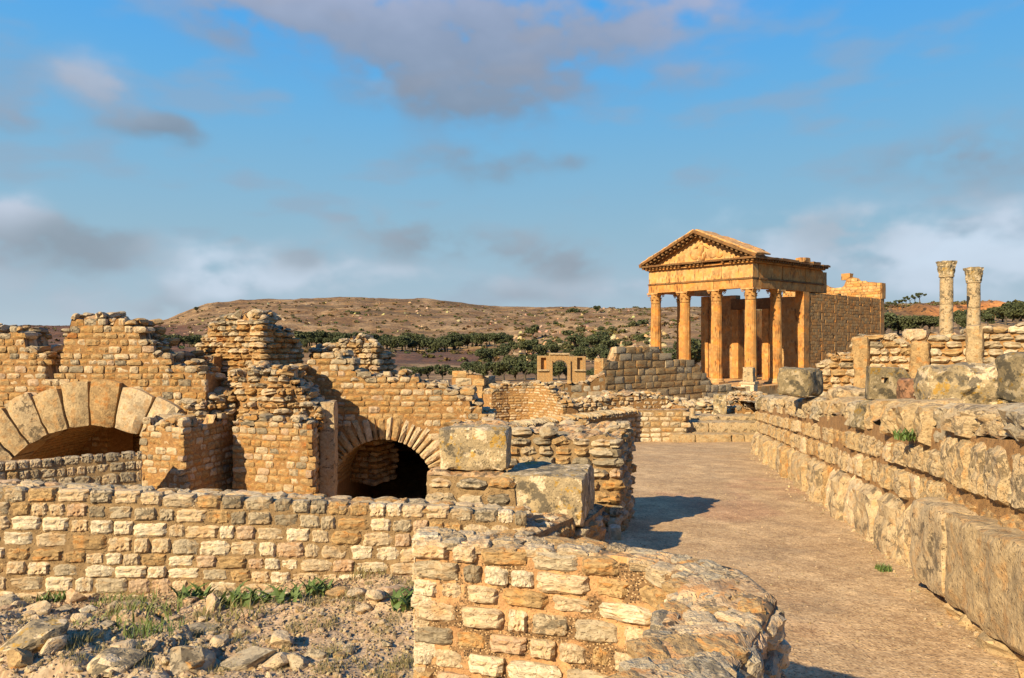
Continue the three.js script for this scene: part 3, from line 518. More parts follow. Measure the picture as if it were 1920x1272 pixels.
// wall with a cap of stones on edge, running down to the steps; then the short wall facing the street
{
  const T = thing('rubble_wall', 'shaded wall capped with stones set on edge running to the steps', 'wall', [2.3, street(24.5), -24.5]);
  const front = [W(955, 21.6), W(1193, 26.6)], back = offsetLine(front, 0.5), top = () => -0.98, base = () => -2.4;
  body(T, front, back, { top, base, step: 0.15, rows: 8, across: 5, seed: 18, recess: 0.04, topTone: [0.7, 1.1] });
  lay(T, front, { top: () => -0.99, base, ch: 0.17, w: [0.2, 0.42], gap: 0.02, mats: kids.warm, seed: 61, depth: 0.14, crust: () => 0.3 });
  const cap = line(front), r = rng(64);
  for (let s = 0.05; s < cap.length; s += 0.115) { const p = cap.at(s); _q.setFromRotationMatrix(basis(p.tx, p.td, p.nx, p.nd)).multiply(new THREE.Quaternion().setFromEuler(new THREE.Euler(0, 0, (r() - 0.5) * 0.12))); const h = 0.24 * (0.9 + r() * 0.25); addStone(T, set.rough[Math.floor(r() * 12)], pick(kids.worn, r), new THREE.Vector3(p.x + p.nx * 0.03, -0.98 + h * 0.36, -(p.d + p.nd * 0.03)), _q, new THREE.Vector3(0.11, h, 0.5), 'cap_stone'); }
  settle(T);
}
{
  const T = thing('rubble_wall', 'short sunlit wall of pale coursed stones left of the steps', 'wall', [5.4, street(26.8), -26.8]);
  const front = [W(1191, 26.65), W(1288, 26.65), W(1294, 27.2)], back = [[W(1191, 27.1)[0], 27.15], [W(1276, 27.1)[0], 27.15], [W(1276, 27.2)[0], 27.25]], top = () => -0.84, base = () => -2.4;
  body(T, front, back, { top, base, step: 0.12, rows: 10, across: 4, seed: 21, recess: 0.03 });
  lay(T, front, { top: () => -0.81, base, ch: 0.19, w: [0.24, 0.5], gap: 0.03, mats: kids.light, seed: 66, depth: 0.12, crust: (s) => (s > 1.86 ? 1 : 0.05) });
  settle(T);
}
// steps at the end of the street
for (const [k, d, y0, y1, xs, label] of [[0, 26.35, -2.05, -1.66, [1258, 1305, 1373, 1397, 1432], 'lowest of the stone steps at the end of the street'], [1, 27.0, -1.75, -1.31, [1287, 1330, 1432], 'second stone step up from the street end'], [2, 27.75, -1.4, -1.16, [1294, 1350, 1432], 'topmost narrow stone step at the street end']]) {
  const T = thing('stone_step', label, 'step', [X(1350, d), y0, -d], 'steps at the end of the street'); delete T.stones;
  for (let i = 0; i < xs.length - 1; i++) { const a = X(xs[i], d), b = X(xs[i + 1], d), o = part(T, 'step_block', block(b - a - 0.015, y1 - y0, 0.95, { seg: 0.12, round: 0.05, amp: 0.03, seed: 31 + k * 7 + i, uv: 1 }), k ? mat.blockWorn : mat.block); o.position.set((a + b) / 2 - T.position.x, (y1 - y0) / 2, -0.47 + (i % 2) * 0.03); }
}
// great block wall right of the street
const greatPts = (() => { const o = []; for (let d = 21.6; d > 1.6; d -= 1) o.push([wallX(d), d]); return o; })();
{
  const T = thing('block_wall', 'great wall of weathered limestone blocks along the street', 'wall', [wallX(11), street(11), -11]);
  const ln = line(greatPts), back = greatPts.map(([x, d]) => [x + 0.62, d + 0.1]), dAt = (s) => ln.at(clamp(s, 0.001, ln.length - 0.001)).d, top = (s) => 1.56 + n3(s * 1.3, 2, 8) * 0.09 - SLOPE * dAt(s), base = (s) => street(dAt(s)) - 0.25, fall = -SLOPE * 0.977;
  const y0 = street(dAt(0)) - 0.12;
  body(T, greatPts, back, { top: (s) => top(s) - 0.2, base, step: 0.2, rows: 12, across: 6, seed: 33, recess: 0.03, bump: 0.04, topBump: 0.06, cell: 0.5, dome: 0.1, mortar: mat.mortarTan });
  const o = { top: () => 9, base: () => -9, stones: set.big, mats: kids.block, depth: 0.5, gap: 0.006, fill: 0.995, fall, seed: 71 };
  const sNear = ln.length - 5.0, courseAt = (y, c, w, from, to, extra) => { const only = new Set(); lay(T, greatPts, { ...o, ...extra, y0: y0 + y, courses: [c, 1e6], widths: [w, w], from, to, top: (s) => y0 + y + c * 1.01 - fall * s }); };
  courseAt(0, 0.74, [0.4, 1.1], 0, sNear - 0.1, { seed: 72, sink: -0.1, proud: 0.06, tilt: 0.05, crust: () => 0 });
  courseAt(0.74, 0.32, [0.18, 0.42], 0, sNear, { seed: 73, proud: 0.035, tilt: 0.06, depth: 0.3, gap: 0.02 });
  courseAt(1.06, 0.27, [0.16, 0.4], 0, sNear, { seed: 74, proud: 0.04, tilt: 0.07, depth: 0.3, gap: 0.02 });
  courseAt(1.33, 0.42, [0.3, 0.7], 0, sNear + 0.2, { seed: 75, skip: 0.06, proud: 0.06, tilt: 0.09, depth: 0.5, gap: 0.02, sink: 0.03, mats: [['blockWorn', 4], ['lichenDark', 1.2], ['grey', 3], ['block', 2]] });
  // near stretch: long raised slabs below, upright blocks above
  for (const [k, s0, s1] of [[0, sNear - 0.05, sNear + 0.75], [1, sNear + 0.78, sNear + 2.9], [2, sNear + 2.94, sNear + 5.0], [3, sNear + 5.03, sNear + 7]]) {
    const p = ln.at((s0 + s1) / 2), g = block(s1 - s0, 0.70, 0.95, { seg: 0.07, round: 0.05, amp: 0.034, seed: 60 + k, freq: 4 }); g.rotateZ(-Math.atan(SLOPE) * -1);
    const o2 = part(T, 'raised_slab', g, [mat.blockWorn, mat.block, mat.cream, mat.block][k]); o2.position.set(p.x + p.nx * -0.22 - T.position.x, street(p.d) + 0.44 - T.position.y, -(p.d + p.nd * -0.22) - T.position.z); o2.rotation.y = Math.atan2(p.nx, -p.nd);
  }
  courseAt(0.0, 0.24, [0.16, 0.4], sNear + 0.7, ln.length, { seed: 77, sink: -0.2, proud: 0.1, tilt: 0.1, depth: 0.3, stones: set.rough });
  courseAt(0.74, 0.26, [0.3, 0.75], sNear, ln.length, { seed: 78, proud: 0.04, tilt: 0.07, depth: 0.3, gap: 0.02 });
  courseAt(1.0, 0.46, [0.24, 0.5], sNear, ln.length, { seed: 79, proud: 0.05, tilt: 0.07, depth: 0.3, gap: 0.02 });
  courseAt(1.46, 0.28, [0.3, 0.6], sNear + 0.1, ln.length, { seed: 80, skip: 0.07, proud: 0.06, tilt: 0.09, depth: 0.5, gap: 0.02, sink: 0.03, mats: [['blockWorn', 3], ['lichenDark', 2], ['grey', 3]] });
  settle(T, 300, 'block');
}

// ---------------------------------------------------------------- the sunken baths on the left
// a straight or bent ruin wall drawn by its plan points and by its broken head
function ruin(name, label, pts, headPx, o = {}) {
  const front = pts.map(([px, d]) => W(px, d)), back = o.back ? o.back.map(([px, d]) => W(px, d)) : offsetLine(front, o.thick ?? 0.7), ln = line(front), mid = ln.at(ln.length / 2);
  const T = thing(name, label, o.category ?? 'wall', [mid.x, street(mid.d), -mid.d], o.group);
  const top = (s) => { const p = ln.at(clamp(s, 0.001, ln.length - 0.001)); return Y(pairs(headPx, PX(p.x, p.d)), p.d); }, base = o.base ?? ((s) => street(ln.at(clamp(s, 0.001, ln.length - 0.001)).d) - (o.deep ?? 0.3));
  const flat = top, bin = 0.12, jog = (s) => { if (o.smooth) return flat(s); const i = Math.floor(s / bin), c = (i + 0.5) * bin; return Math.round((flat(c) + (hash2(i, o.seed ?? 1, 5) - 0.5) * 0.2) / 0.125) * 0.125; };
  body(T, front, back, { top: (s) => jog(s) - 0.05, base: o.coreBase ? (s) => Math.min(o.coreBase(ln.at(clamp(s, 0.001, ln.length - 0.001)).x), jog(s) - 0.06) : base, step: 0.06, rows: 16, across: 7, recess: 0.016, bump: 0.014, topBump: 0.06, cell: 0.24, dome: 0.07, seed: o.seed ?? 1, topTone: [0.75, 1.2], jagged: o.jagged ?? 0.06, mortar: mat.mortarTan, ...o.body });
  lay(T, front, { top: (s) => jog(s) + 0.03, base, ch: 0.125, w: [0.14, 0.29], gap: 0.01, proud: 0.014, wild: 0.015, depth: 0.11, mats: kids.ochre, seed: (o.seed ?? 1) * 13 + 5, crust: (s, y, t) => (t - y < 0.16 ? 0.45 : 0.03), ...o.lay });
  if (o.right) lay(T, [front[front.length - 1], back[back.length - 1]], { top: () => top(ln.length), base: () => base(ln.length), ch: 0.125, w: [0.14, 0.26], gap: 0.016, depth: 0.11, mats: kids.ochre, seed: (o.seed ?? 1) * 17 + 3, crust: () => 0.2, ...o.lay });
  if (o.left) lay(T, [back[0], front[0]], { top: () => top(0), base: () => base(0), ch: 0.125, w: [0.14, 0.26], gap: 0.016, depth: 0.11, mats: kids.ochre, seed: (o.seed ?? 1) * 19 + 3, crust: () => 0.2, ...o.lay });
  scatter(T, front, back, (s) => top(s) - 0.03, { n: Math.round((o.loose ?? 26) * 1.5), size: [0.07, 0.22], seed: (o.seed ?? 1) * 23, mats: [['grey', 3], ['cream', 3], ['tan', 3], ['dark', 0.6]], geos: rocksSmall, ...o.scatter });
  if (!o.smooth) {
    const r = rng((o.seed ?? 1) * 29 + 7), B = line(back);
    for (let s = 0.05; s < ln.length; s += 0.12) {
      const sl = Math.abs(flat(Math.min(s + 0.1, ln.length)) - flat(Math.max(s - 0.1, 0))) / 0.2; if (sl < 0.3 && r() > 0.35) continue;
      const a = ln.at(s), b = B.at(s / ln.length * B.length * 0.999 + 0.0005);
      for (let u = 0.04 + r() * 0.1; u < 1; u += 0.2 / (o.thick ?? 0.7)) for (let q = 0; q < (sl > 1 ? 2 : 1); q++) {
        _q.setFromRotationMatrix(basis(a.tx, a.td, a.nx, a.nd)).multiply(new THREE.Quaternion().setFromEuler(new THREE.Euler((r() - 0.5) * 0.5, (r() - 0.5) * 1.2, (r() - 0.5) * 0.3)));
        addStone(T, r() < 0.5 ? set.rough[Math.floor(r() * 12)] : rocksSmall[Math.floor(r() * 8)], pick([['tan', 3], ['grey', 3], ['cream', 2], ['dark', 0.8]], r), new THREE.Vector3(lerp(a.x, b.x, u), jog(s) - q * 0.13 + (r() - 0.3) * 0.05, -lerp(a.d, b.d, u)), _q, new THREE.Vector3(0.16 + r() * 0.12, 0.1 + r() * 0.05, 0.18 + r() * 0.08));
      }
    }
  }
  T.front = front; T.back = back; T.headAt = top;
  return T;
}
// wedge stones round an opening
function voussoirs(T, { cx, cy, d, r0, r1, a0, a1, n, deep, mats, seed, lip = 0, gap = 0.03, uneven = 0.12 }) {
  const r = rng(seed), w = Array.from({ length: n }, () => 1 + (r() - 0.5) * uneven * 3), sum = w.reduce((a, b) => a + b); let a = a0;
  for (let k = 0; k < n; k++) {
    const da = (a1 - a0) * w[k] / sum, g = stoneGrid(seed + k * 3, 4, 7, { round: 0.05, jit: 0.015, bulge: 0.06, rough: 0.07, bevel: 0.1 }), p = g.attributes.position, len = (r1 - r0) * (1 + (r() - 0.5) * uneven), out = (r() - 0.5) * 0.03, half = gap / r0 / 2 / Math.abs(da);
    for (let i = 0; i < p.count; i++) {
      const x = p.getX(i), y = p.getY(i) + 0.5, z = p.getZ(i), rad = r0 + y * len, th = a + (0.5 + x * (1 - half * 2)) * da, step = lip && y < lip ? -0.03 : 0;
      p.setXYZ(i, cx + Math.cos(th) * rad, cy + Math.sin(th) * rad, -d + (z < -0.9 ? -deep : z * 0.3 + out + step));
    }
    const q = g.index.array; for (let i = 0; i < q.length; i += 3) { const t = q[i]; q[i] = q[i + 1]; q[i + 1] = t; }
    worldPart(T, 'voussoir', finish(g, 1, 0.5, [k * 0.37, k * 0.61]), pick(mats, r)); a += da;
  }
}
// barrel vault behind an arch, lined with small stones
function vault(T, { cx, cy, r: R, d0, d1, floor, seed, lined = true }) {
  const P = [], U = [], I = [], n = 20, m = 4, prof = [[-R, floor]];
  for (let k = 0; k <= n; k++) { const a = Math.PI * (1 - k / n); prof.push([Math.cos(a) * R, cy + Math.sin(a) * R]); } prof.push([R, floor]);
  for (let j = 0; j <= m; j++) for (const [x, y] of prof) { P.push(cx + x, y, -lerp(d0, d1, j / m)); U.push(x + y, lerp(d0, d1, j / m)); }
  for (let j = 0; j < m; j++) for (let i = 0; i < prof.length - 1; i++) { const a = j * prof.length + i, b = a + prof.length; I.push(a, b, a + 1, b, b + 1, a + 1); }
  const c0 = P.length / 3; P.push(cx, cy, -d1); U.push(0, 0); prof.forEach(([x, y]) => { P.push(cx + x, y, -d1 + 0.001); U.push(x, y); }); for (let i = 1; i < prof.length; i++) I.push(c0, c0 + i, c0 + i + 1); I.push(c0, c0 + prof.length, c0 + 1);
  const g = new THREE.BufferGeometry(); g.setAttribute('position', new THREE.Float32BufferAttribute(P, 3)); g.setAttribute('uv', new THREE.Float32BufferAttribute(U, 2)); g.setIndex(I); g.computeVertexNormals();
  worldPart(T, 'vault_lining', g, mat.mortarTan);
  if (!lined) return;
  const list = [], r = rng(seed), q = new THREE.Quaternion(), z = new THREE.Vector3(0, 0, 1);
  for (let a = 0.05; a < Math.PI; a += 0.11 / R) for (let d = d0 + 0.1; d < d1; ) {
    const w = 0.15 + r() * 0.14, nrm = new THREE.Vector3(-Math.cos(a), -Math.sin(a), 0), t = new THREE.Vector3(0, 0, -1);
    _m.makeBasis(t, nrm.clone().cross(t), nrm); q.setFromRotationMatrix(_m);
    list.push(set.small[Math.floor(r() * 14)].clone().applyMatrix4(_m.compose(new THREE.Vector3(cx + Math.cos(a) * (R - 0.02), cy + Math.sin(a) * (R - 0.02), -d - w / 2), q, new THREE.Vector3(w - 0.02, 0.095, 0.06)))); d += w;
  }
  for (let y = floor; y < cy + R; y += 0.12) for (let x = -R; x < R; ) { const w = 0.15 + r() * 0.14, xm = x + w / 2; if (y < cy || Math.hypot(xm, y + 0.06 - cy) < R - 0.03) list.push(set.small[Math.floor(r() * 14)].clone().applyMatrix4(_m.compose(new THREE.Vector3(cx + xm, y + 0.06, -d1 + 0.03), q.identity(), new THREE.Vector3(w - 0.02, 0.105, 0.06)))); x += w; }
  const o = worldPart(T, 'vault_stones', mergeGeometries(list), mat.tan); o.userData.kind = 'stuff';
}

// wall of the big segmental arch, with the two stumps that rise from it
const D1 = 13.9, arch1 = { cx: X(170, D1), cy: Y(1012, D1), r0: 212 / FOCAL * D1, r1: 297 / FOCAL * D1 };
{
  const T = ruin('arched_wall', 'ruined wall with a wide low arch of huge wedge blocks', [[-420, D1 + 0.1], [385, D1 + 0.1]],
    [[-420, 660], [-300, 640], [-220, 612], [-150, 600], [-40, 606], [0, 622], [30, 626], [45, 640], [62, 650], [72, 672], [84, 690], [90, 722], [112, 724], [116, 650], [126, 612], [138, 598], [165, 594], [200, 600], [232, 604], [250, 620], [275, 632], [288, 655], [306, 668], [318, 690], [330, 700], [352, 690], [385, 695]],
    { seed: 3, thick: 0.75, category: 'wall', loose: 60, coreBase: (x) => { const dx = x - arch1.cx; return Math.abs(dx) < arch1.r0 + 0.3 ? arch1.cy + Math.sqrt(Math.max(0, (arch1.r0 + 0.35) ** 2 - dx * dx)) : -2.4; }, lay: { hole: (x, y, h) => Math.hypot(x - arch1.cx, y - arch1.cy) < arch1.r1 - 0.05, wild: 0.02 }, scatter: { size: [0.09, 0.26] } });
  voussoirs(T, { ...arch1, d: D1 - 0.04, a0: Math.PI * 0.87, a1: Math.PI * 0.24, n: 10, deep: 0.7, mats: [['cream', 1.5], ['block', 4], ['blockRust', 2], ['blockWorn', 1.5]], seed: 81, lip: 0.18, gap: 0.035 });
  vault(T, { cx: arch1.cx, cy: arch1.cy, r: arch1.r0 + 0.02, d0: D1 + 0.6, d1: D1 + 3.2, floor: arch1.cy - 0.2, seed: 83 });
  settle(T);
}
{
  const T = ruin('rubble_wall', 'brown stone wall set back between the two broken stumps above the wide arch', [[60, 17], [200, 16.2]], [[60, 660], [85, 668], [110, 672], [140, 682], [170, 705], [200, 712]], { seed: 5, loose: 20 }); settle(T);
}
// low wall in front of the arch
{
  const T = ruin('rubble_wall', 'low grey wall of upright stones in front of the wide arch', [[-420, 9.75], [0, 11.4], [140, 11.9], [264, 12.3]], [[-420, 905], [0, 866], [140, 858], [264, 849]],
    { seed: 6, smooth: true, deep: 1.0, thick: 0.42, loose: 0, jagged: 0, body: { topBump: 0.02, dome: 0.025, mortar: mat.mortar }, lay: { ch: 0.17, w: [0.13, 0.26], alignTop: -0.165, y0: -1.5, mats: [['grey', 5], ['cream', 2], ['tan', 1], ['dark', 0.7]], stones: set.fine } }); settle(T);
}
// piers between the arches
{
  const T = ruin('masonry_pier', 'square pier of small honey stones between the two arches', [[262, 13.35], [346, 12.95], [441, 14.5]], [[262, 806], [290, 796], [346, 797], [400, 792], [441, 786]], { seed: 7, deep: 1.0, thick: 0.8, category: 'pier', loose: 26, lay: { mats: kids.ochre, w: [0.15, 0.3] }, body: { topBump: 0.09, dome: 0.1 }, scatter: { size: [0.1, 0.3] } }); settle(T);
}
{
  const T = ruin('masonry_pier', 'broad flat-faced pier of honey stones beside the dark archway', [[436, 13.85], [587, 13.45], [598, 14.3]], [[436, 790], [587, 792], [598, 790]], { seed: 8, deep: 1.0, thick: 0.9, category: 'pier', loose: 20, lay: { w: [0.16, 0.32] } }); settle(T);
}
// tall stump, its slumped rubble skirt
{
  const T = ruin('wall_stump', 'tall jagged stump of wall, the highest rubble crag in the left half', [[366, 15.9], [430, 15.2], [492, 14.7], [572, 15.9]], [[366, 668], [372, 640], [384, 622], [398, 606], [418, 594], [450, 586], [478, 590], [500, 608], [520, 618], [545, 622], [560, 640], [572, 655]], { seed: 9, thick: 1.2, category: 'ruin', loose: 70, jagged: 0.12, lay: { stones: set.rough, wild: 0.07, proud: 0.04, tilt: 0.12, w: [0.14, 0.34], gap: 0.01, depth: 0.16 }, body: { recess: 0.08, bump: 0.05 }, scatter: { size: [0.1, 0.28] } }); settle(T);
}
{
  const T = ruin('rubble_slope', 'slumped bank of rubble and mortar below the tall jagged stump', [[392, 14.9], [450, 14.2], [520, 13.95], [606, 14.1]], [[392, 745], [430, 702], [470, 692], [520, 698], [548, 712], [570, 735], [590, 762], [606, 790]], { seed: 10, thick: 1.1, category: 'rubble', loose: 90, jagged: 0.1, base: () => 0, lay: { stones: set.rough, wild: 0.09, proud: 0.05, tilt: 0.2, w: [0.12, 0.34], mats: [['tan', 3], ['grey', 3], ['cream', 2], ['ochre', 1.5], ['dark', 0.5]], depth: 0.16, sink: 0.02 }, body: { recess: 0.07, bump: 0.06, topBump: 0.12 }, scatter: { size: [0.08, 0.26] } }); settle(T);
}
{
  const T = ruin('rubble_wall', 'broken wall joining the wide arch to the tall jagged stump', [[318, 15.2], [400, 15.0]], [[318, 684], [345, 676], [375, 678], [400, 672]], { seed: 11, loose: 24, lay: { stones: set.rough, wild: 0.05 } }); settle(T);
}
{
  const T = ruin('rubble_slope', 'heap of broken masonry lying over the square pier', [[296, 14.1], [360, 13.9], [440, 14.3]], [[296, 792], [330, 772], [370, 755], [410, 742], [440, 735]], { seed: 12, thick: 0.7, category: 'rubble', loose: 50, jagged: 0.1, base: () => 0, lay: { stones: set.rough, wild: 0.09, proud: 0.05, tilt: 0.2, mats: [['tan', 3], ['grey', 2.5], ['cream', 2], ['ochre', 1.5]], depth: 0.16 }, body: { recess: 0.07, topBump: 0.1 }, scatter: { size: [0.08, 0.28] } }); settle(T);
}
// dark round arch
const D2 = 15.2, arch2 = { cx: X(718, D2), cy: Y(920, D2), r0: 95 / FOCAL * D2, r1: 141 / FOCAL * D2 };
{
  const T = ruin('arched_wall', 'ruined wall over a dark round archway of narrow wedge stones', [[572, D2], [950, D2]], [[572, 676], [600, 668], [640, 672], [662, 684], [668, 706], [720, 706], [770, 712], [820, 722], [850, 734], [872, 742], [884, 764], [905, 772], [930, 796], [950, 812]],
    { seed: 14, deep: 1.0, thick: 0.8, loose: 40, coreBase: (x) => { const dx = x - arch2.cx; return Math.abs(dx) < arch2.r0 + 0.18 ? arch2.cy + Math.sqrt(Math.max(0, (arch2.r0 + 0.2) ** 2 - dx * dx)) : -2.6; }, lay: { hole: (x, y) => (y > arch2.cy ? Math.hypot(x - arch2.cx, y - arch2.cy) < arch2.r1 - 0.02 : Math.abs(x - arch2.cx) < arch2.r1 - 0.1), w: [0.16, 0.34] } });
  voussoirs(T, { ...arch2, d: D2 - 0.015, a0: Math.PI * 1.0, a1: 0.02, n: 27, deep: 0.6, mats: [['tan', 3], ['cream', 2], ['blockRust', 2], ['block', 2]], seed: 91, gap: 0.022, uneven: 0.2 });
  vault(T, { cx: arch2.cx, cy: arch2.cy, r: arch2.r0 + 0.02, d0: D2 + 0.5, d1: D2 + 8, floor: -2.9, seed: 93 });
  settle(T);
}
{
  const T = thing('stone_pillar', 'dark upright stone slab at the left jamb of the dark archway', 'pillar', [X(616, 14.5), street(14.5), -14.5]); delete T.stones;
  const o = part(T, 'shaft', block(0.29, 2.62, 0.5, { seg: 0.07, round: 0.03, amp: 0.025, seed: 17, freq: 3 }), mat.blockWorn); o.position.y = 0.25; o.rotation.y = 0.12;
}
{
  const T = ruin('wall_stump', 'rough lump of pale rubble masonry behind the dark archway', [[580, 17.6], [640, 17], [705, 16.8], [742, 17.6]], [[580, 658], [598, 648], [625, 650], [650, 640], [690, 640], [712, 650], [732, 668], [742, 690]], { seed: 16, thick: 1.1, category: 'ruin', loose: 60, jagged: 0.1, lay: { stones: set.rough, wild: 0.07, proud: 0.05, tilt: 0.15, mats: [['cream', 4], ['tan', 3], ['grey', 1.5], ['pink', 1]], depth: 0.15 }, body: { recess: 0.08, bump: 0.05 }, scatter: { size: [0.1, 0.3] } }); settle(T);
}

// ---------------------------------------------------------------- ruins between the baths and the temple
const ashlarLay = { stones: set.ashlar, ch: 0.38, w: [0.42, 1.1], gap: 0.025, proud: 0.02, depth: 0.3, tilt: 0.01, mats: [['blockRust', 4], ['block', 3], ['blockWorn', 2], ['tan', 3]] };
{
  const T = ruin('ashlar_wall', 'broken wall of large squared blocks stepping down in front of the temple', [[1131, 38.5], [1400, 46]], [[1131, 677], [1158, 677], [1159, 651], [1235, 651], [1248, 662], [1262, 674], [1300, 679], [1314, 684], [1319, 700], [1328, 706], [1336, 718], [1345, 724], [1400, 727]], { seed: 31, thick: 0.7, loose: 12, jagged: 0, left: true, smooth: true, body: { step: 0.3, rows: 8, across: 4, recess: 0.05, topBump: 0.04, mortar: mat.mortarTan }, lay: { ...ashlarLay, crust: (s, y, t) => (t - y < 0.6 ? 0.62 : 0.05) }, scatter: { size: [0.2, 0.5] } }); settle(T);
}
{
  const T = ruin('ashlar_wall', 'pier of squared blocks just past the right end of the dark arch wall', [[846, 29.5], [906, 29], [934, 30.5]], [[846, 706], [862, 700], [906, 702], [934, 716]], { seed: 32, thick: 0.9, loose: 8, category: 'pier', jagged: 0, smooth: true, body: { step: 0.2, rows: 8, across: 4, recess: 0.05, topBump: 0.03 }, lay: { ...ashlarLay, ch: 0.32, w: [0.4, 0.9], crust: (s, y, t) => (t - y < 0.4 ? 0.6 : 0.05) }, scatter: { size: [0.15, 0.4] } }); settle(T);
}
{
  const T = ruin('rubble_wall', 'curved wall of thin flat yellow stones in the middle distance', [[922, 28.2], [955, 28.6], [990, 28.7], [1022, 28.2], [1055, 27.2]], [[922, 738], [945, 724], [985, 719], [1010, 721], [1026, 733], [1040, 742], [1055, 764]], { seed: 33, thick: 0.7, loose: 40, body: { step: 0.15, rows: 8, across: 5 }, lay: { ch: 0.1, w: [0.15, 0.34], gap: 0.012, wild: 0.03, mats: [['cream', 4], ['tan', 4], ['ochre', 1]], depth: 0.14 }, scatter: { size: [0.1, 0.3], mats: [['tan', 3], ['grey', 2], ['cream', 2]] } }); settle(T);
}
{
  const T = ruin('ashlar_wall', 'low remains of pale block walls beneath the distant gateway', [[1046, 35], [1135, 36]], [[1046, 722], [1072, 715], [1076, 724], [1102, 716], [1104, 722], [1118, 706], [1135, 700]], { seed: 34, thick: 0.6, loose: 14, jagged: 0, left: true, smooth: true, body: { step: 0.25, rows: 6, across: 4 }, lay: { ...ashlarLay, ch: 0.36, w: [0.4, 1.0], mats: [['cream', 3], ['block', 3], ['pale', 2], ['grey', 1]] }, scatter: { size: [0.15, 0.4] } }); settle(T);
}
{
  const T = ruin('rubble_wall', 'low line of tumbled pale stones below the stepped ashlar wall', [[1040, 31], [1150, 32.5], [1305, 34]], [[1040, 765], [1090, 757], [1130, 748], [1180, 742], [1230, 740], [1262, 748], [1305, 755]], { seed: 35, thick: 1.2, loose: 80, jagged: 0.1, lay: { stones: set.rough, ch: 0.2, w: [0.2, 0.5], wild: 0.1, tilt: 0.15, depth: 0.2, mats: [['cream', 4], ['pale', 2], ['tan', 2], ['grey', 1.5]] }, body: { step: 0.25, rows: 6, across: 6, topBump: 0.15 }, scatter: { size: [0.15, 0.5], mats: [['cream', 4], ['pale', 2], ['tan', 2], ['grey', 2]] } }); settle(T);
}
{
  const T = ruin('rubble_wall', 'tumbled stone wall behind the steps, around the standing post', [[1284, 30], [1440, 31]], [[1284, 768], [1310, 758], [1330, 760], [1372, 752], [1400, 748], [1440, 742]], { seed: 36, thick: 1.4, loose: 60, jagged: 0.08, lay: { stones: set.rough, ch: 0.2, w: [0.22, 0.5], wild: 0.06, tilt: 0.1, depth: 0.2, mats: [['cream', 4], ['pale', 2], ['tan', 2], ['grey', 2]] }, body: { step: 0.25, rows: 6, across: 6, topBump: 0.12 }, scatter: { size: [0.15, 0.45], mats: [['cream', 4], ['grey', 3], ['tan', 2]] } }); settle(T);
}
{
  const T = ruin('rubble_wall', 'low dark wall of rounded stones right of the standing post', [[1364, 28.9], [1450, 28.9]], [[1364, 772], [1400, 764], [1450, 762]], { seed: 37, thick: 0.6, loose: 12, lay: { stones: set.rough, ch: 0.22, w: [0.2, 0.36], mats: kids.worn, depth: 0.2 }, body: { step: 0.25, rows: 5 } }); settle(T);
}
{
  const T = thing('stone_post', 'upright squared stone post standing at the top of the steps', 'post', [X(1350, 28.6), -1.85, -28.6]); delete T.stones;
  const o = part(T, 'shaft', block(0.48, 1.45, 0.42, { seg: 0.1, round: 0.04, amp: 0.03, seed: 41 }), mat.lichen); o.position.y = 0.72; o.rotation.y = -0.25;
}
{
  const T = thing('stone_post', 'knee-high rounded stone stub beside the short sunlit wall', 'post', [X(1299, 27.9), -1.35, -27.9]); delete T.stones;
  const o = part(T, 'shaft', block(0.2, 0.52, 0.2, { seg: 0.06, round: 0.07, amp: 0.03, seed: 43 }), mat.blockWorn); o.position.y = 0.22;
}
// gateway far down the slope
{
  const d = 95, T = thing('ruined_gateway', 'distant ruined gateway with a round arch between two niches', 'gateway', [X(1052, d), Y(724, d), -d]); delete T.stones;
  const u = d / FOCAL, sh = new THREE.Shape(), L = (px) => (px - 1052) * u, H = (py) => (724 - py) * u;
  [[1008, 726], [1008, 668], [1030, 668], [1031, 664], [1066, 663], [1068, 669], [1098, 669], [1098, 726], [1065, 726], [1065, 690]].forEach(([a, b], i) => (i ? sh.lineTo(L(a), H(b)) : sh.moveTo(L(a), H(b))));
  sh.absarc(L(1050), H(690), 15 * u, 0, Math.PI, false); sh.lineTo(L(1036), H(726));
  const niche = (a, b, c, e) => { const h = new THREE.Path(); h.moveTo(L(a), H(c)); h.lineTo(L(b), H(c)); h.lineTo(L(b), H(e)); h.lineTo(L(a), H(e)); sh.holes.push(h); };
  niche(1014, 1024, 671, 693); niche(1082, 1092, 671, 693);
  part(T, 'gate_wall', finish(new THREE.ExtrudeGeometry(sh, { depth: 0.8, bevelEnabled: true, bevelSize: 0.03, bevelThickness: 0.03, bevelSegments: 1 }), 1, 0.4), mat.blockRust).position.z = -0.8;
  part(T, 'niche_back', new THREE.BoxGeometry(0.75, 1.6, 0.3).translate(L(1019), H(682), -0.6), mat.temple); part(T, 'niche_back', new THREE.BoxGeometry(0.75, 1.6, 0.3).translate(L(1087), H(682), -0.6), mat.blockRust);
  for (const a of [1033, 1067]) part(T, 'pilaster', block(0.42, 3.2, 0.3, { seg: 0.4, round: 0.04, amp: 0.03, seed: a }).translate(L(a), H(700), 0.12), mat.blockRust);
  for (const a of [1019, 1087]) part(T, 'sill', block(1.5, 0.22, 0.35, { seg: 0.3, round: 0.03, seed: a }).translate(L(a), H(694.5), 0.14), mat.blockWorn);
  part(T, 'cornice', block(2.6, 0.25, 1.1, { seg: 0.3, round: 0.05, amp: 0.05, seed: 5 }).translate(L(1049), H(664), -0.35), mat.blockWorn);
}

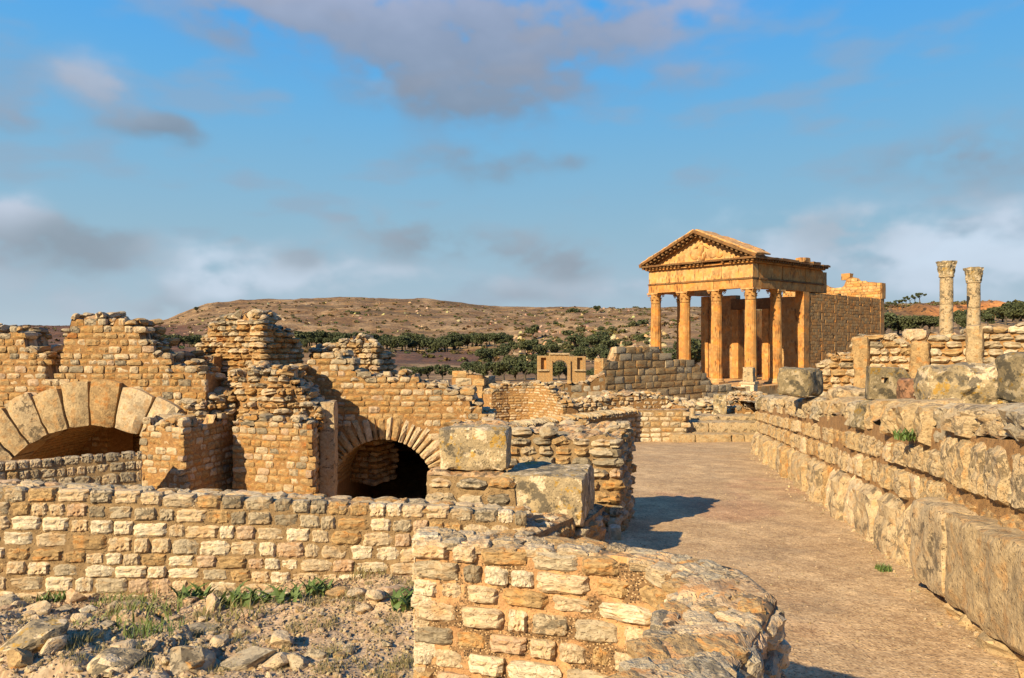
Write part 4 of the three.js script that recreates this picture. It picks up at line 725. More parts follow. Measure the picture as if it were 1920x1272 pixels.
// ---------------------------------------------------------------- temple
{
  const O = [20.44, -2.23, -63.9], th = -0.8654, c = Math.cos(th), s = Math.sin(th);
  const T = thing('temple', 'honey-coloured Roman temple with a columned porch and carved pediment', 'temple', O);
  const put = (name, g, m, parent) => part(T, name, g.rotateY(th), m, parent), plan = (x, z) => [O[0] + x * c + z * s, -(O[2] - x * s + z * c)];
  const A0 = 8.31, A1 = 9.2, F1 = 10.43, C1 = 11.05, R1 = 13.72, W0 = -10.2;
  put('podium', block(12.6, 2.9, 27.5, { seg: 1.5, round: 0.08, amp: 0.04, seed: 1 }).translate(-5.1, -1.47, -12.3), mat.templePale);
  // columns
  const shaft = (() => {
    const n = 96, rings = 10, P = [], U = [], I = [];
    for (let j = 0; j <= rings; j++) { const t = j / rings, y = 0.42 + t * 6.85, r0 = 0.52 * (1 - 0.16 * t * t) * (j === rings ? 1.06 : 1); for (let k = 0; k <= n; k++) { const a = k / n * Math.PI * 2, fl = 0.87 + 0.15 * Math.pow(Math.abs(Math.sin(a * 9)), 0.5); const r = r0 * (j === rings ? 1 : fl) + n3(a * 2, y * 1.3, 2) * 0.012; P.push(Math.cos(a) * r, y, Math.sin(a) * r); U.push(k / n * 3, y); } }
    for (let j = 0; j < rings; j++) for (let k = 0; k < n; k++) { const a = j * (n + 1) + k, b = a + n + 1; I.push(a, b, a + 1, b, b + 1, a + 1); }
    const g = new THREE.BufferGeometry(); g.setAttribute('position', new THREE.Float32BufferAttribute(P, 3)); g.setAttribute('uv', new THREE.Float32BufferAttribute(U, 2)); g.setIndex(I); g.computeVertexNormals(); return g;
  })();
  const lathe = (pts, n = 32) => new THREE.LatheGeometry(pts.map((p) => new THREE.Vector2(...p)), n);
  const capital = (h, r) => {
    const list = [lathe([[r * 0.92, 0], [r * 1.08, 0.04 * h], [r * 0.95, 0.09 * h], [r * 0.98, 0.5 * h], [r * 1.12, 0.78 * h], [r * 1.3, 0.88 * h]], 24)];
    for (let row = 0; row < 2; row++) for (let k = 0; k < 8; k++) {
      const g = new THREE.PlaneGeometry(r * 0.74, h * (row ? 0.66 : 0.42), 4, 6), p = g.attributes.position;
      for (let i = 0; i < p.count; i++) { const y = p.getY(i) / (h * (row ? 0.66 : 0.42)) + 0.5, x = p.getX(i) * (1 - 0.55 * y * y); p.setXYZ(i, x, 0.06 * h + y * h * (row ? 0.64 : 0.4) - (y > 0.85 ? (y - 0.85) * h * 0.6 : 0), r * (1.0 + 0.04 * row) + 0.42 * r * Math.pow(y, 3) + 0.04 * r - Math.abs(x) * 0.25); }
      list.push(g.rotateY((k + row * 0.5) / 8 * Math.PI * 2));
    }
    for (let k = 0; k < 4; k++) { const t = new THREE.TorusGeometry(r * 0.17, r * 0.08, 6, 10); t.rotateY(Math.PI / 2).translate(0, h * 0.78, r * 1.52).rotateY(Math.PI / 4 + k * Math.PI / 2); list.push(t); }
    return mergeGeometries(list.map((g) => finish(g, 1, 0.9)));
  };
  const abacus = (h, r) => { const sh = new THREE.Shape(), q = r * 1.42; for (let k = 0; k < 4; k++) { const a = k * Math.PI / 2, rot = (x, y) => [x * Math.cos(a) - y * Math.sin(a), x * Math.sin(a) + y * Math.cos(a)], p0 = rot(q, -q + 0.06), p1 = rot(q * 0.84, 0), p2 = rot(q, q - 0.06); if (!k) sh.moveTo(...p0); else sh.lineTo(...p0); sh.quadraticCurveTo(...p1, ...p2); } return finish(new THREE.ExtrudeGeometry(sh, { depth: h * 0.13, bevelEnabled: false }).rotateX(-Math.PI / 2).translate(0, h * 0.87, 0), 1, 0.5); };
  const baseG = finish(mergeGeometries([lathe([[0, 0.42], [0.54, 0.42], [0.6, 0.38], [0.62, 0.32], [0.58, 0.28], [0.6, 0.24], [0.68, 0.2], [0.7, 0.14], [0.66, 0.1]]).toNonIndexed(), new THREE.BoxGeometry(1.45, 0.12, 1.45).translate(0, 0.06, 0).toNonIndexed()]), 1, 0.5).rotateY(th);
  const capG = capital(1.04, 0.45).translate(0, 7.27, 0).rotateY(th), abG = abacus(1.04, 0.45).translate(0, 7.27, 0).rotateY(th);
  for (const [x, z] of [[0, 0], [-3.4, 0], [-6.8, 0], [W0, 0], [0, -4.05], [W0, -4.05]]) {
    const col = part(T, 'column', shaft, mat.temple); col.position.set(x * c + z * s, 0, -x * s + z * c); col.rotation.y = x + z;
    const sub = (n, g, m) => { const o = part(T, n, g, m, col); o.rotation.y = -col.rotation.y; };
    sub('capital', capG, mat.temple); sub('abacus', abG, mat.templePale); sub('column_base', baseG, mat.templePale);
  }
  // architrave, frieze and cornice, block by block
  const bx = (name, x0, x1, y0, y1, z0, z1, m, o = {}) => put(name, block(x1 - x0, y1 - y0, z1 - z0, { seg: 0.5, round: 0.03, amp: 0.018, seed: x0 * 3 + y0 + z0 * 5, ...o }).translate((x0 + x1) / 2, (y0 + y1) / 2, (z0 + z1) / 2), m);
  const runs = [[-10.72, -6.82], [-6.8, -3.42], [-3.4, 0.5]];
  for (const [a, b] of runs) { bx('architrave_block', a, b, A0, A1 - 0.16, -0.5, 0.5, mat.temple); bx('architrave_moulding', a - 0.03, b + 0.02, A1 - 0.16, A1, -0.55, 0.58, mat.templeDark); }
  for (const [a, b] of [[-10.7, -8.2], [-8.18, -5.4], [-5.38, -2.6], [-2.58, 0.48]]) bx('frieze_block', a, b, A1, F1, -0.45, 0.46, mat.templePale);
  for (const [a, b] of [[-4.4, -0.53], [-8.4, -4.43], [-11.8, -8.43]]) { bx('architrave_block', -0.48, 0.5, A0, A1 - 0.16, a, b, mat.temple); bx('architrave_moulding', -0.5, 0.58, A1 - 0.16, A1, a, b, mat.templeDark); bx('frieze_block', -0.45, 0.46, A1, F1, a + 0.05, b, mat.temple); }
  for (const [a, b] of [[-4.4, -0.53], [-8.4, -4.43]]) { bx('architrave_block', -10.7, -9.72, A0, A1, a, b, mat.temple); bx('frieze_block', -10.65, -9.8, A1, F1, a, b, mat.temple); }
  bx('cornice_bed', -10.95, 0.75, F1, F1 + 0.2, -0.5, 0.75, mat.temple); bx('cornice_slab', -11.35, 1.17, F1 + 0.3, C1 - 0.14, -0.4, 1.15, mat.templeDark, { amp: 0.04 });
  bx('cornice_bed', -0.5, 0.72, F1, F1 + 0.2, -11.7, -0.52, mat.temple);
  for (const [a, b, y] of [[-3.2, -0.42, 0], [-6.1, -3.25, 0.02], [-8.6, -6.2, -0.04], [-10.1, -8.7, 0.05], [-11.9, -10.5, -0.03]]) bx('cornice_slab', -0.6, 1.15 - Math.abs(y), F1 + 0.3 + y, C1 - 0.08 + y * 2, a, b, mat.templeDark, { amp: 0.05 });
  bx('cornice_slab', -0.3, 0.7, C1 - 0.03, C1 + 0.4, -8.9, -7.9, mat.templeWall, { amp: 0.06 });
  const dent = []; for (let x = -11; x < 1; x += 0.42) hash2(Math.round(x * 9), 1, 3) > 0.22 && dent.push(boxAt(0.22, 0.18, 0.3, x, F1 + 0.22, 0.85)); for (let z = 0.6; z > -11.6; z -= 0.42) dent.push(boxAt(0.3, 0.18, 0.22, 0.85, F1 + 0.22, z));
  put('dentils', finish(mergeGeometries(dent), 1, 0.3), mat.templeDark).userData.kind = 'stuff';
  // pediment
  const tri = new THREE.Shape(); tri.moveTo(-10.6, C1 - 0.1); tri.lineTo(0.4, C1 - 0.1); tri.lineTo(-5.1, R1 - 0.5);
  put('tympanum', finish(new THREE.ExtrudeGeometry(tri, { depth: 0.5, bevelEnabled: false }).translate(0, 0, -0.35), 1, 0.4), mat.templePale);
  const ang = Math.atan2(R1 - C1, 6.3), len = Math.hypot(R1 - C1, 6.3);
  for (const g of [-1, 1]) {
    const beam = (n, w, h, z0, z1, up, m, amp = 0.03) => put(n, block(len * w, h, z1 - z0, { seg: 0.5, round: 0.03, amp, seed: g * 3 + up * 9 }).translate(0, up, (z0 + z1) / 2).rotateZ(-g * ang).translate(-5.1 + g * 3.13, (R1 + C1) / 2 - 0.12, 0), m);
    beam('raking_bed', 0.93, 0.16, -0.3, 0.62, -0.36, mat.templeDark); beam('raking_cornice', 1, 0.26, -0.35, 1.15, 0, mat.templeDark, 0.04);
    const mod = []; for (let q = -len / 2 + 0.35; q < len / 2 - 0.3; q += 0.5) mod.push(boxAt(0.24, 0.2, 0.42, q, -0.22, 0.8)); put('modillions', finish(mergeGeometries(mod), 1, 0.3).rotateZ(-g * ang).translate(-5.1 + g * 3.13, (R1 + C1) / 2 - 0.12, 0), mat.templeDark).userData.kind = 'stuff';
    for (const [z0, z1, w] of [[-0.3, 1.0, 0.98], [-1.5, -0.32, 0.94], [-2.3, -1.55, 0.6]]) put('roof_slab', block(len * w, 0.18, z1 - z0, { seg: 0.4, round: 0.05, amp: 0.06, seed: g * 7 + z0 }).translate(0, 0.2, (z0 + z1) / 2).rotateZ(-g * ang).translate(-5.1 + g * 3.1, (R1 + C1) / 2 - 0.12, 0), mat.templePale);
  }
  const blob = (x, y, rx, ry, rz, tilt = 0) => new THREE.SphereGeometry(1, 14, 10).scale(rx * 1.15, ry * 1.1, rz * 1.5).rotateZ(tilt).translate(x, y, 0.16);
  put('relief_figure', finish(mergeGeometries([blob(-4.95, 11.9, 0.28, 0.62, 0.26, -0.25), blob(-4.75, 12.62, 0.17, 0.2, 0.2), blob(-5.3, 12.35, 0.5, 0.14, 0.14, 0.5), blob(-4.3, 12.3, 0.5, 0.16, 0.14, -0.6), blob(-5.05, 11.35, 0.2, 0.42, 0.2, 0.3), blob(-4.6, 11.4, 0.16, 0.4, 0.2, -0.2), blob(-5.7, 11.75, 0.42, 0.6, 0.1, 0.4), blob(-3.7, 11.75, 0.5, 0.55, 0.1, -0.4), blob(-3.0, 11.5, 0.35, 0.35, 0.1)]), 1, 0.9), mat.templePale);
  // cella: front wall with the doorway, side walls, high back wall
  bx('wall_front', -10.7, -6.75, 0, A0, -9.0, -8.2, mat.templeWall); bx('wall_front', -3.45, -0.32, 0, A0 - 0.4, -9.0, -8.2, mat.templeWall);
  bx('door_lintel', -7.3, -2.9, 6.85, 7.9, -9.05, -8.1, mat.templeDark); bx('door_jamb', -7.1, -6.4, 0, 6.85, -9.1, -8.05, mat.temple); bx('door_jamb', -3.8, -3.1, 0, 6.85, -9.1, -8.05, mat.temple);
  bx('anta', -0.35, 0.52, 0, A0, -9.0, -8.0, mat.temple); bx('anta', -10.75, -9.9, 0, A0, -9.02, -8.0, mat.temple);
  bx('wall_core', -0.35, 0.42, 0, A0 - 0.08, -24.6, -9.02, mat.templeJoint, { seg: 1 }); bx('wall_core', -10.7, -9.9, 0, A0 - 1.2, -24.6, -9.02, mat.templeWall, { seg: 1 });
  bx('upper_wall_block', -0.35, 0.44, A0, F1 - 0.1, -12.5, -11.8, mat.templeWall);
  lay(T, [plan(0.42, -9.02), plan(0.42, -24.6)], { base: () => O[1], top: () => O[1] + A0 - 0.02, ch: 0.29, w: [0.4, 0.85], gap: 0.012, depth: 0.08, proud: 0.01, mats: [['templeWall', 5], ['temple', 1], ['tan', 1]], seed: 301, stones: set.ashlar, tilt: 0.008, sink: -0.05, hole: (x) => { const t = (x - plan(0.42, -9.02)[0]) / (plan(0.42, -24.6)[0] - plan(0.42, -9.02)[0]) * 15.6; return Math.abs(((t + 0.2) % 2.6) - 0.2) < 0.2; } });
  for (let k = 0; k < 7; k++) for (let j = 0; j < 9; j++) { const z = -9.02 - k * 2.6; if (z > -24.4) bx('chain_stone', 0.40, 0.475 + 0.005 * ((j + k) % 3), j * 0.92 + 0.02, j * 0.92 + 0.88, z - 0.26 - 0.1 * (j % 2), z + 0.14 + 0.1 * (j % 2), (j + k) % 4 ? mat.templeWall : mat.temple, { seg: 0.4, round: 0.04 }); }
  const b0 = plan(W0 - 0.5, -24.0), b1 = plan(0.5, -24.0), head = [[0, 9.6], [3, 10.2], [4.4, 10.6], [5.0, 9.9], [6.2, 9.5], [7.2, 9.6], [7.6, 10.6], [8.4, 10.7], [8.6, 10.2], [9.6, 10.1], [11.2, 9.9]];
  const frontB = [b0, b1], backB = [plan(W0 - 0.5, -25), plan(0.5, -25)];
  body(T, frontB, backB, { top: (q) => O[1] + pairs(head, q), base: () => O[1], step: 0.3, rows: 10, across: 4, recess: 0.05, mortar: mat.templeJoint, topMat: mat.templeWall, topBump: 0.1, jagged: 0.1 });
  lay(T, frontB, { base: () => O[1] + 6.2, top: (q) => O[1] + pairs(head, q), ch: 0.3, w: [0.4, 0.9], gap: 0.03, depth: 0.1, mats: [['templePale', 4], ['temple', 3]], seed: 303 });
  for (const [x, y] of [[-3.3, 10.7], [-7, 10.5]]) bx('upper_wall_block', x - 0.5, x + 0.5, y - 0.3, y + 0.45, -24.9, -24.1, mat.templeWall, { amp: 0.05 });
  bx('upper_wall_block', -0.4, 0.6, 8.2, 9.9, -25.1, -24.2, mat.templeWall);
  settle(T, 300);
}
{
  const d = 58, T = thing('altar_pedestal', 'whitish stone pedestal standing before the nearest temple column', 'pedestal', [X(1405, d), Y(748, d), -d]); delete T.stones;
  const th = -0.6; const o = part(T, 'plinth', block(1.05, 1.25, 1.0, { seg: 0.2, round: 0.04, amp: 0.03, seed: 5 }).translate(0, 0.6, 0).rotateY(th), mat.pale); part(T, 'panel', new THREE.BoxGeometry(0.4, 0.8, 0.06).translate(0.02, 0.6, 0.51).rotateY(th), mat.dark);
  part(T, 'shaft', block(0.8, 1.2, 0.8, { seg: 0.2, round: 0.06, amp: 0.05, seed: 6 }).translate(0, 1.85, 0).rotateY(th), mat.blockWorn); part(T, 'ledge', block(1.2, 0.2, 1.15, { seg: 0.2, round: 0.05, amp: 0.03, seed: 8 }).translate(0, 1.25, 0).rotateY(th), mat.cream);
}

// ---------------------------------------------------------------- right of the street
const terraceWallHead = [[1530, 700], [1545, 680], [1560, 668], [1596, 662], [1602, 640], [1640, 632], [1690, 634], [1735, 634], [1745, 630], [1812, 630], [1842, 618], [1900, 618], [2010, 618]];
{
  const T = ruin('pier_wall', 'dry stone wall with tall upright piers on the terrace', [[1530, 18.6], [1700, 17.2], [2010, 15.6]], terraceWallHead, { seed: 51, thick: 0.5, loose: 26, jagged: 0.03, base: () => -0.4, body: { step: 0.12, rows: 8, recess: 0.09 }, lay: { stones: set.rough, ch: 0.17, w: [0.18, 0.46], gap: 0.012, wild: 0.02, depth: 0.2, tilt: 0.07, mats: [['cream', 5], ['tan', 3], ['pale', 2], ['grey', 1]], crust: (s, y, t) => (t - y < 0.15 ? 0.4 : 0.04) }, scatter: { size: [0.12, 0.3], mats: [['cream', 4], ['grey', 3], ['tan', 2]] } });
  const ln = line(T.front);
  for (const [px, top, bottom, w, m, lean] of [[1616, 631, 735, 0.36, 'blockRust', 0.03], [1725, 640, 715, 0.40, 'blockRust', -0.02], [1827, 610, 690, 0.32, 'block', 0.0]]) {
    let s = 0; while (s < ln.length && PX(ln.at(s).x, ln.at(s).d) < px) s += 0.02; const p = ln.at(s), h = (bottom - top) / FOCAL * p.d + 0.3;
    const o = part(T, 'upright_pier', block(w, h, 0.5, { seg: 0.08, round: 0.07, amp: 0.035, seed: px, freq: 3 }), mat[m]); o.position.set(p.x - p.nx * 0.08 - T.position.x, Y(top, p.d) - h / 2 - T.position.y, -(p.d - p.nd * 0.08) - T.position.z); o.rotation.y = Math.atan2(p.nx, -p.nd); o.rotation.z = lean;
  }
  const q = ln.at(ln.length * 0.41); const cap = part(T, 'cap_block', block(0.42, 0.28, 0.4, { seg: 0.06, round: 0.08, amp: 0.04, seed: 77 }), mat.cream); cap.position.set(X(1722, q.d) - T.position.x, Y(629, q.d) - T.position.y, -q.d - 0.15 - T.position.z);
  settle(T);
}
function standingColumn(label, px, topPy, d, dia, m) {
  const yB = -1.0, yT = Y(topPy, d), H = yT - yB, T = thing('column', label, 'column', [X(px, d), yB, -d], 'pair of standing columns'); delete T.stones;
  const r = dia / 2, cap = 0.55, joints = [0, H * 0.45, H * 0.72, H - cap];
  for (let k = 0; k < 3; k++) { const n = 40, h = joints[k + 1] - joints[k] - 0.012, g = new THREE.CylinderGeometry(r, r, h, n, 10), p = g.attributes.position; for (let i = 0; i < p.count; i++) { const x = p.getX(i), y = p.getY(i), z = p.getZ(i), e = Math.abs(y) > h * 0.499 ? 0.97 : 1, f = e * (1 - 0.06 * (joints[k] + y + h / 2) / H) * (1 + fbm3(x * 5, (y + joints[k]) * 2, z * 5, 3) * 0.07); p.setXYZ(i, x * f, y, z * f); } part(T, 'drum', finish(g.translate(0, joints[k] + h / 2, 0), 1, 0.7, [k * 0.3, px * 0.01]), m); }
  const ring = finish(new THREE.TorusGeometry(r * 0.98, 0.025, 6, 28).rotateX(Math.PI / 2).translate(0, H - cap, 0), 1, 0.8); part(T, 'neck_ring', ring, m);
  const g = new THREE.CylinderGeometry(r * 1.28, r * 0.96, cap, 32, 8), p = g.attributes.position, sq = (x, z, t) => lerp(1, 1 / Math.max(Math.abs(x), Math.abs(z), 0.72), t);
  for (let i = 0; i < p.count; i++) { const x = p.getX(i), y = p.getY(i), z = p.getZ(i), t = y / cap + 0.5, a = Math.atan2(z, x), l = Math.hypot(x, z) || 1, k = (t > 0.8 ? sq(x / l, z / l, 0.5) : 1) * (1 + 0.1 * Math.abs(Math.sin(a * 4 + (t > 0.45 ? 0.8 : 0))) * (t < 0.85 ? 1 : 0)) * (1 + fbm3(x * 9, y * 9 + px, z * 9, 3) * 0.3); p.setXYZ(i, x * k, y + fbm3(x * 6, px, z * 6, 2) * 0.06, z * k); }
  part(T, 'capital', finish(g.translate(0, H - cap / 2 + 0.01, 0), 1, 0.5), mat.lichen);
}
standingColumn('left of the two lone columns, slightly taller, mossy capital', 1775, 491, 27, 0.46, mat.blockWorn);
standingColumn('right of the two lone columns, shorter, broken mossy capital', 1826, 503, 28.5, 0.48, mat.blockWorn);
// blocks lying on the great wall
const lying = (name, label, px, d, y, w, h, dp, m, turn, o = {}) => { const T = thing(name, label, 'stone block', [X(px, d), y, -d]); delete T.stones; const b = part(T, 'block', block(w, h, dp, { seg: 0.05, round: 0.06, amp: 0.03, freq: 4, seed: px, ...o }), mat[m]); b.position.y = h / 2 - 0.03; b.rotation.y = turn; return T; };
lying('stone_block', 'squared block with a mossy side on the far half of the great wall', 1500, 13.6, Y(739, 13.6) , 0.62, 0.5, 0.62, 'lichenDark', 0.75);
lying('stone_block', 'small reddish-brown block beside the pierced stone', 1712, 10.4, Y(748, 10.4), 0.33, 0.31, 0.3, 'redBlock', 0.15);
lying('stone_block', 'largest rough boulder-like block with yellow lichen on the great wall', 1822, 8.1, Y(766, 8.1), 1.0, 0.5, 0.55, 'lichen', -0.25, { round: 0.13, amp: 0.06 });
lying('stone_block', 'tall dark grey block cut by the right edge of the picture', 1925, 7.2, Y(750, 7.2), 0.36, 0.47, 0.4, 'lichenDark', 0.2);
lying('stone_block', 'rounded grey block on the great wall left of the pierced stone', 1596, 11.8, Y(752, 11.8), 0.62, 0.24, 0.45, 'blockWorn', 0.1, { round: 0.1, amp: 0.05 });
{
  const T = thing('pierced_stone', 'upright grey slab pierced by a square hole on the great wall', 'stone block', [X(1660, 11), Y(745, 11), -11]); delete T.stones;
  const sh = new THREE.Shape([[-0.26, 0], [0.27, 0], [0.27, 0.3], [0.19, 0.42], [-0.24, 0.43]].map((p) => new THREE.Vector2(...p))), h = new THREE.Path([[-0.13, 0.2], [0.0, 0.19], [0.01, 0.31], [-0.12, 0.32]].map((p) => new THREE.Vector2(...p))); sh.holes.push(h);
  const o = part(T, 'slab', finish(new THREE.ExtrudeGeometry(sh, { depth: 0.2, bevelEnabled: true, bevelSize: 0.02, bevelThickness: 0.02, bevelSegments: 2 }), 1, 0.7), mat.lichenDark); o.rotation.y = -0.2;
}

// ---------------------------------------------------------------- olive trees and scrub
const leafMat = [[0.078, 0.084, 0.026], [0.066, 0.078, 0.026], [0.11, 0.105, 0.038]].map((c, k) => M('olive_leaves_' + 'abc'[k], c, null, null, 0, { vertexColors: true, side: THREE.DoubleSide, roughness: 0.8 }));
function crown(seed, { rx = 2.4, ry = 1.6, y = 2.6, lobes = 9, n = 1500, leaf = 0.25, open = 0.2 } = {}) {
  const r = rng(seed), P = [], C = [], L = [];
  for (let k = 0; k < lobes; k++) { const a = r() * 6.3, q = Math.sqrt(r()) * 0.72; L.push([Math.cos(a) * q * rx, y + (r() - 0.45) * ry * 1.1, Math.sin(a) * q * rx, (0.32 + r() * 0.26) * Math.min(rx, ry * 1.3)]); }
  const v = new THREE.Vector3(), t1 = new THREE.Vector3(), t2 = new THREE.Vector3();
  for (let k = 0; k < n; k++) {
    const l = L[Math.floor(r() * lobes)]; v.set(r() - 0.5, r() - 0.5, r() - 0.5).normalize(); const q = l[3] * (0.55 + 0.5 * Math.pow(r(), open)), x = l[0] + v.x * q, yy = l[1] + v.y * q * 0.85, z = l[2] + v.z * q;
    t1.set(r() - 0.5, r() - 0.5, r() - 0.5).normalize(); t2.set(r() - 0.5, r() - 0.5, r() - 0.5).cross(t1).normalize();
    const a = leaf * (0.6 + r() * 0.8), b = a * (0.4 + r() * 0.4), g = 0.7 + r() * 0.6;
    const p = [[-a, 0], [0, -b], [a, 0], [0, b]].map(([i, j]) => [x + t1.x * i + t2.x * j, yy + t1.y * i + t2.y * j, z + t1.z * i + t2.z * j]);
    for (const i of [0, 1, 2, 0, 2, 3]) { P.push(...p[i]); C.push(g, g, g * 0.95); }
  }
  const g = new THREE.BufferGeometry(); g.setAttribute('position', new THREE.Float32BufferAttribute(P, 3)); g.setAttribute('color', new THREE.Float32BufferAttribute(C, 3)); g.computeVertexNormals(); return g;
}
const limb = (a, b, r0, r1) => { const v = new THREE.Vector3(...b).sub(new THREE.Vector3(...a)), g = new THREE.CylinderGeometry(r1, r0, v.length(), 7, 1).translate(0, v.length() / 2, 0); return g.applyQuaternion(new THREE.Quaternion().setFromUnitVectors(new THREE.Vector3(0, 1, 0), v.normalize())).translate(...a); };
const treeKinds = [0, 1, 2, 3].map((k) => ({ crown: crown(500 + k, { rx: 2.3 + 0.3 * (k % 2), ry: 1.5 + 0.2 * k, y: 2.9 }), trunk: mergeGeometries([limb([0, -0.4, 0], [0.15, 1.4, 0.1], 0.32, 0.22), limb([0.15, 1.3, 0.1], [1.1, 2.7, 0.3], 0.18, 0.07), limb([0.15, 1.3, 0.1], [-0.8, 2.8, -0.5], 0.17, 0.07), limb([0.1, 1.2, 0.1], [0.1, 2.9, 0.8], 0.14, 0.06)]), m: leafMat[k % 2] }));
const pine = { crown: crown(540, { rx: 3.2, ry: 0.75, y: 5.2, lobes: 9, n: 900 }), trunk: mergeGeometries([limb([0, -0.5, 0], [0.4, 3.4, 0], 0.26, 0.17), limb([0.4, 3.3, 0], [1.6, 5, 0.2], 0.13, 0.06), limb([0.4, 3.3, 0], [-1.2, 5, -0.2], 0.13, 0.06)]), m: leafMat[1] };
const bush = [0, 1, 2].map((k) => crown(560 + k, { rx: 1.4, ry: 1.0, y: 0.55, lobes: 7, n: 520, leaf: 0.24 }));
const tr = rng(4711), ones = ['', 'first', 'second', 'third', 'fourth', 'fifth', 'sixth', 'seventh', 'eighth', 'ninth', 'tenth', 'eleventh', 'twelfth', 'thirteenth', 'fourteenth', 'fifteenth', 'sixteenth', 'seventeenth', 'eighteenth', 'nineteenth'], tens = ['', '', 'twenty', 'thirty', 'forty', 'fifty', 'sixty', 'seventy', 'eighty', 'ninety'];
const ord = (k) => { const n = k + 1; return n < 20 ? ones[n] : n % 10 ? `${tens[Math.floor(n / 10)]}-${ones[n % 10]}` : tens[Math.floor(n / 10)].replace(/y$/, 'ieth'); };
function tree(kind, label, px, py, hpx, group, depth, name = 'olive_tree') {
  const d = depth ?? landDepth(px, py), x = X(px, d), y = landY(x, d), k = typeof kind === 'number' ? treeKinds[kind % 4] : pine, full = typeof kind === 'number' ? 4.6 : 6, sc = hpx / FOCAL * d / full;
  const o = new THREE.Group(); o.name = numbered(name); o.position.set(x, y, -d); o.rotation.y = tr() * 6.3; const w = 0.9 + tr() * 0.35; o.scale.set(sc * w, sc, sc * w); scene.add(o); tag(o, label, 'tree', group);
  part(o, 'trunk', k.trunk, mat.bark); part(o, 'crown', k.crown, k.m); return o;
}
function shrub(label, px, py, hpx, group, depth, name = 'shrub') {
  const d = depth ?? landDepth(px, py), x = X(px, d), sc = hpx / FOCAL * d / 1.6, o = shade(new THREE.Mesh(bush[Math.floor(tr() * 3)], leafMat[Math.floor(tr() * 3)])); o.name = numbered(name); o.position.set(x, landY(x, d) - 0.1 * sc, -d); o.rotation.y = tr() * 6.3; o.scale.set(sc * (1 + tr() * 0.6), sc, sc * (1 + tr() * 0.4)); scene.add(o); return tag(o, label, 'shrub', group);
}
for (let k = 0; k < 9; k++) tree(k, ord(k) + ' olive tree from the left in the grove between the two left crags', 298 + k * 11 + tr() * 5, 648 + (k % 3) * 2, 20 + tr() * 7, 'olive grove behind the left crags');
for (let k = 0; k < 58; k++) tree(k, ord(k) + ' olive tree from the left in the long row below the far hill', 556 + k * 6.9 + tr() * 5, 650 + (k % 3) * 2 - (k > 43 ? 3 : 0) + tr() * 3, (k > 43 ? 15 : 19) + tr() * 12 - (k < 4 ? 2 : 0), 'long olive row below the hill');
for (const [k, [px, py, h]] of [[905, 690, 34], [925, 684, 30], [945, 678, 28], [962, 670, 26], [985, 672, 30], [1000, 668, 28], [1015, 676, 26], [1032, 668, 26], [955, 692, 26], [1040, 672, 22], [975, 688, 20], [1002, 690, 24]].sort((a, b) => a[0] - b[0]).entries()) tree(Math.floor(px / 3), ord(k) + ' round olive tree from the left in the clump left of the gateway', px, py, h, 'olive clump left of the gateway');
for (const [k, [px, py, h]] of [[1078, 660, 30], [1096, 672, 28], [1108, 665, 30], [1125, 662, 34], [1140, 672, 34], [1110, 688, 30], [1126, 686, 30], [1144, 692, 30], [1090, 682, 26], [1064, 672, 18]].sort((a, b) => a[0] - b[0]).entries()) tree(Math.floor(px / 3), ord(k) + ' round olive tree from the left in the clump right of the gateway', px, py, h, 'olive clump right of the gateway');
for (const [k, [px, py, h]] of [[760, 716, 26], [780, 718, 26], [803, 716, 28], [830, 715, 30], [850, 712, 26], [888, 714, 34], [905, 720, 30], [925, 722, 36], [945, 726, 38], [965, 726, 40], [985, 726, 36], [1005, 728, 32], [1020, 728, 30], [1047, 728, 36], [1062, 727, 22], [1110, 716, 20], [898, 700, 22]].sort((a, b) => a[0] - b[0]).entries()) tree(Math.floor(px / 3) + 1, ord(k) + ' dense dark olive tree from the left in the belt beyond the ruins', px, py, h, 'dark olive belt beyond the ruins', 128 + (px % 7) * 2);
tree(0, 'single spreading tree on the rocky slope above the gateway', 1000, 638, 30); tree(1, 'lone tree on the skyline between hill and temple', 1118, 588, 14); tree(2, 'tiny lone tree on the skyline at the left foot of the hill', 368, 590, 8, undefined, 860);
for (const [k, [px, py, h]] of [[1262, 690, 40], [1300, 700, 60], [1304, 668, 36], [1250, 672, 26]].sort((a, b) => a[0] - b[0]).entries()) tree(Math.floor(px / 2), ord(k) + ' dark tree from the left seen through the temple columns', px, py, h, 'trees behind the temple porch', 150);
for (const [k, [px, py, h]] of [[1672, 577, 18], [1684, 578, 20], [1692, 577, 19], [1700, 578, 21], [1708, 577, 20], [1717, 578, 20], [1726, 577, 21], [1660, 580, 18]].sort((a, b) => a[0] - b[0]).entries()) tree('pine', ord(k) + ' flat-topped tree from the left on the cliff right of the temple', px, py, h, 'flat-topped trees on the cliff', 268, 'umbrella_tree');
for (const [k, [px, py, h]] of [[1660, 645, 50], [1672, 632, 34], [1684, 640, 32], [1700, 645, 38], [1712, 630, 28], [1728, 636, 34], [1742, 628, 32], [1752, 640, 28], [1690, 618, 24], [1722, 606, 18], [1658, 612, 30], [1675, 604, 24]].sort((a, b) => a[0] - b[0]).entries()) tree(Math.floor(px / 3), ord(k) + ' olive tree from the left between temple and lone columns', px, py, h, 'olives between temple and columns', 205 - (py - 600));
for (const [k, [px, py, h]] of [[1797, 625, 34], [1808, 615, 28], [1846, 610, 24], [1862, 612, 30], [1872, 600, 28], [1886, 620, 36], [1900, 606, 36], [1915, 602, 36], [1910, 626, 34], [1852, 625, 26], [1880, 608, 26], [1806, 632, 26]].sort((a, b) => a[0] - b[0]).entries()) tree(Math.floor(px / 3), ord(k) + ' olive tree from the left on the slope right of the lone columns', px, py, h, 'olives right of the lone columns', 230 - (py - 590));
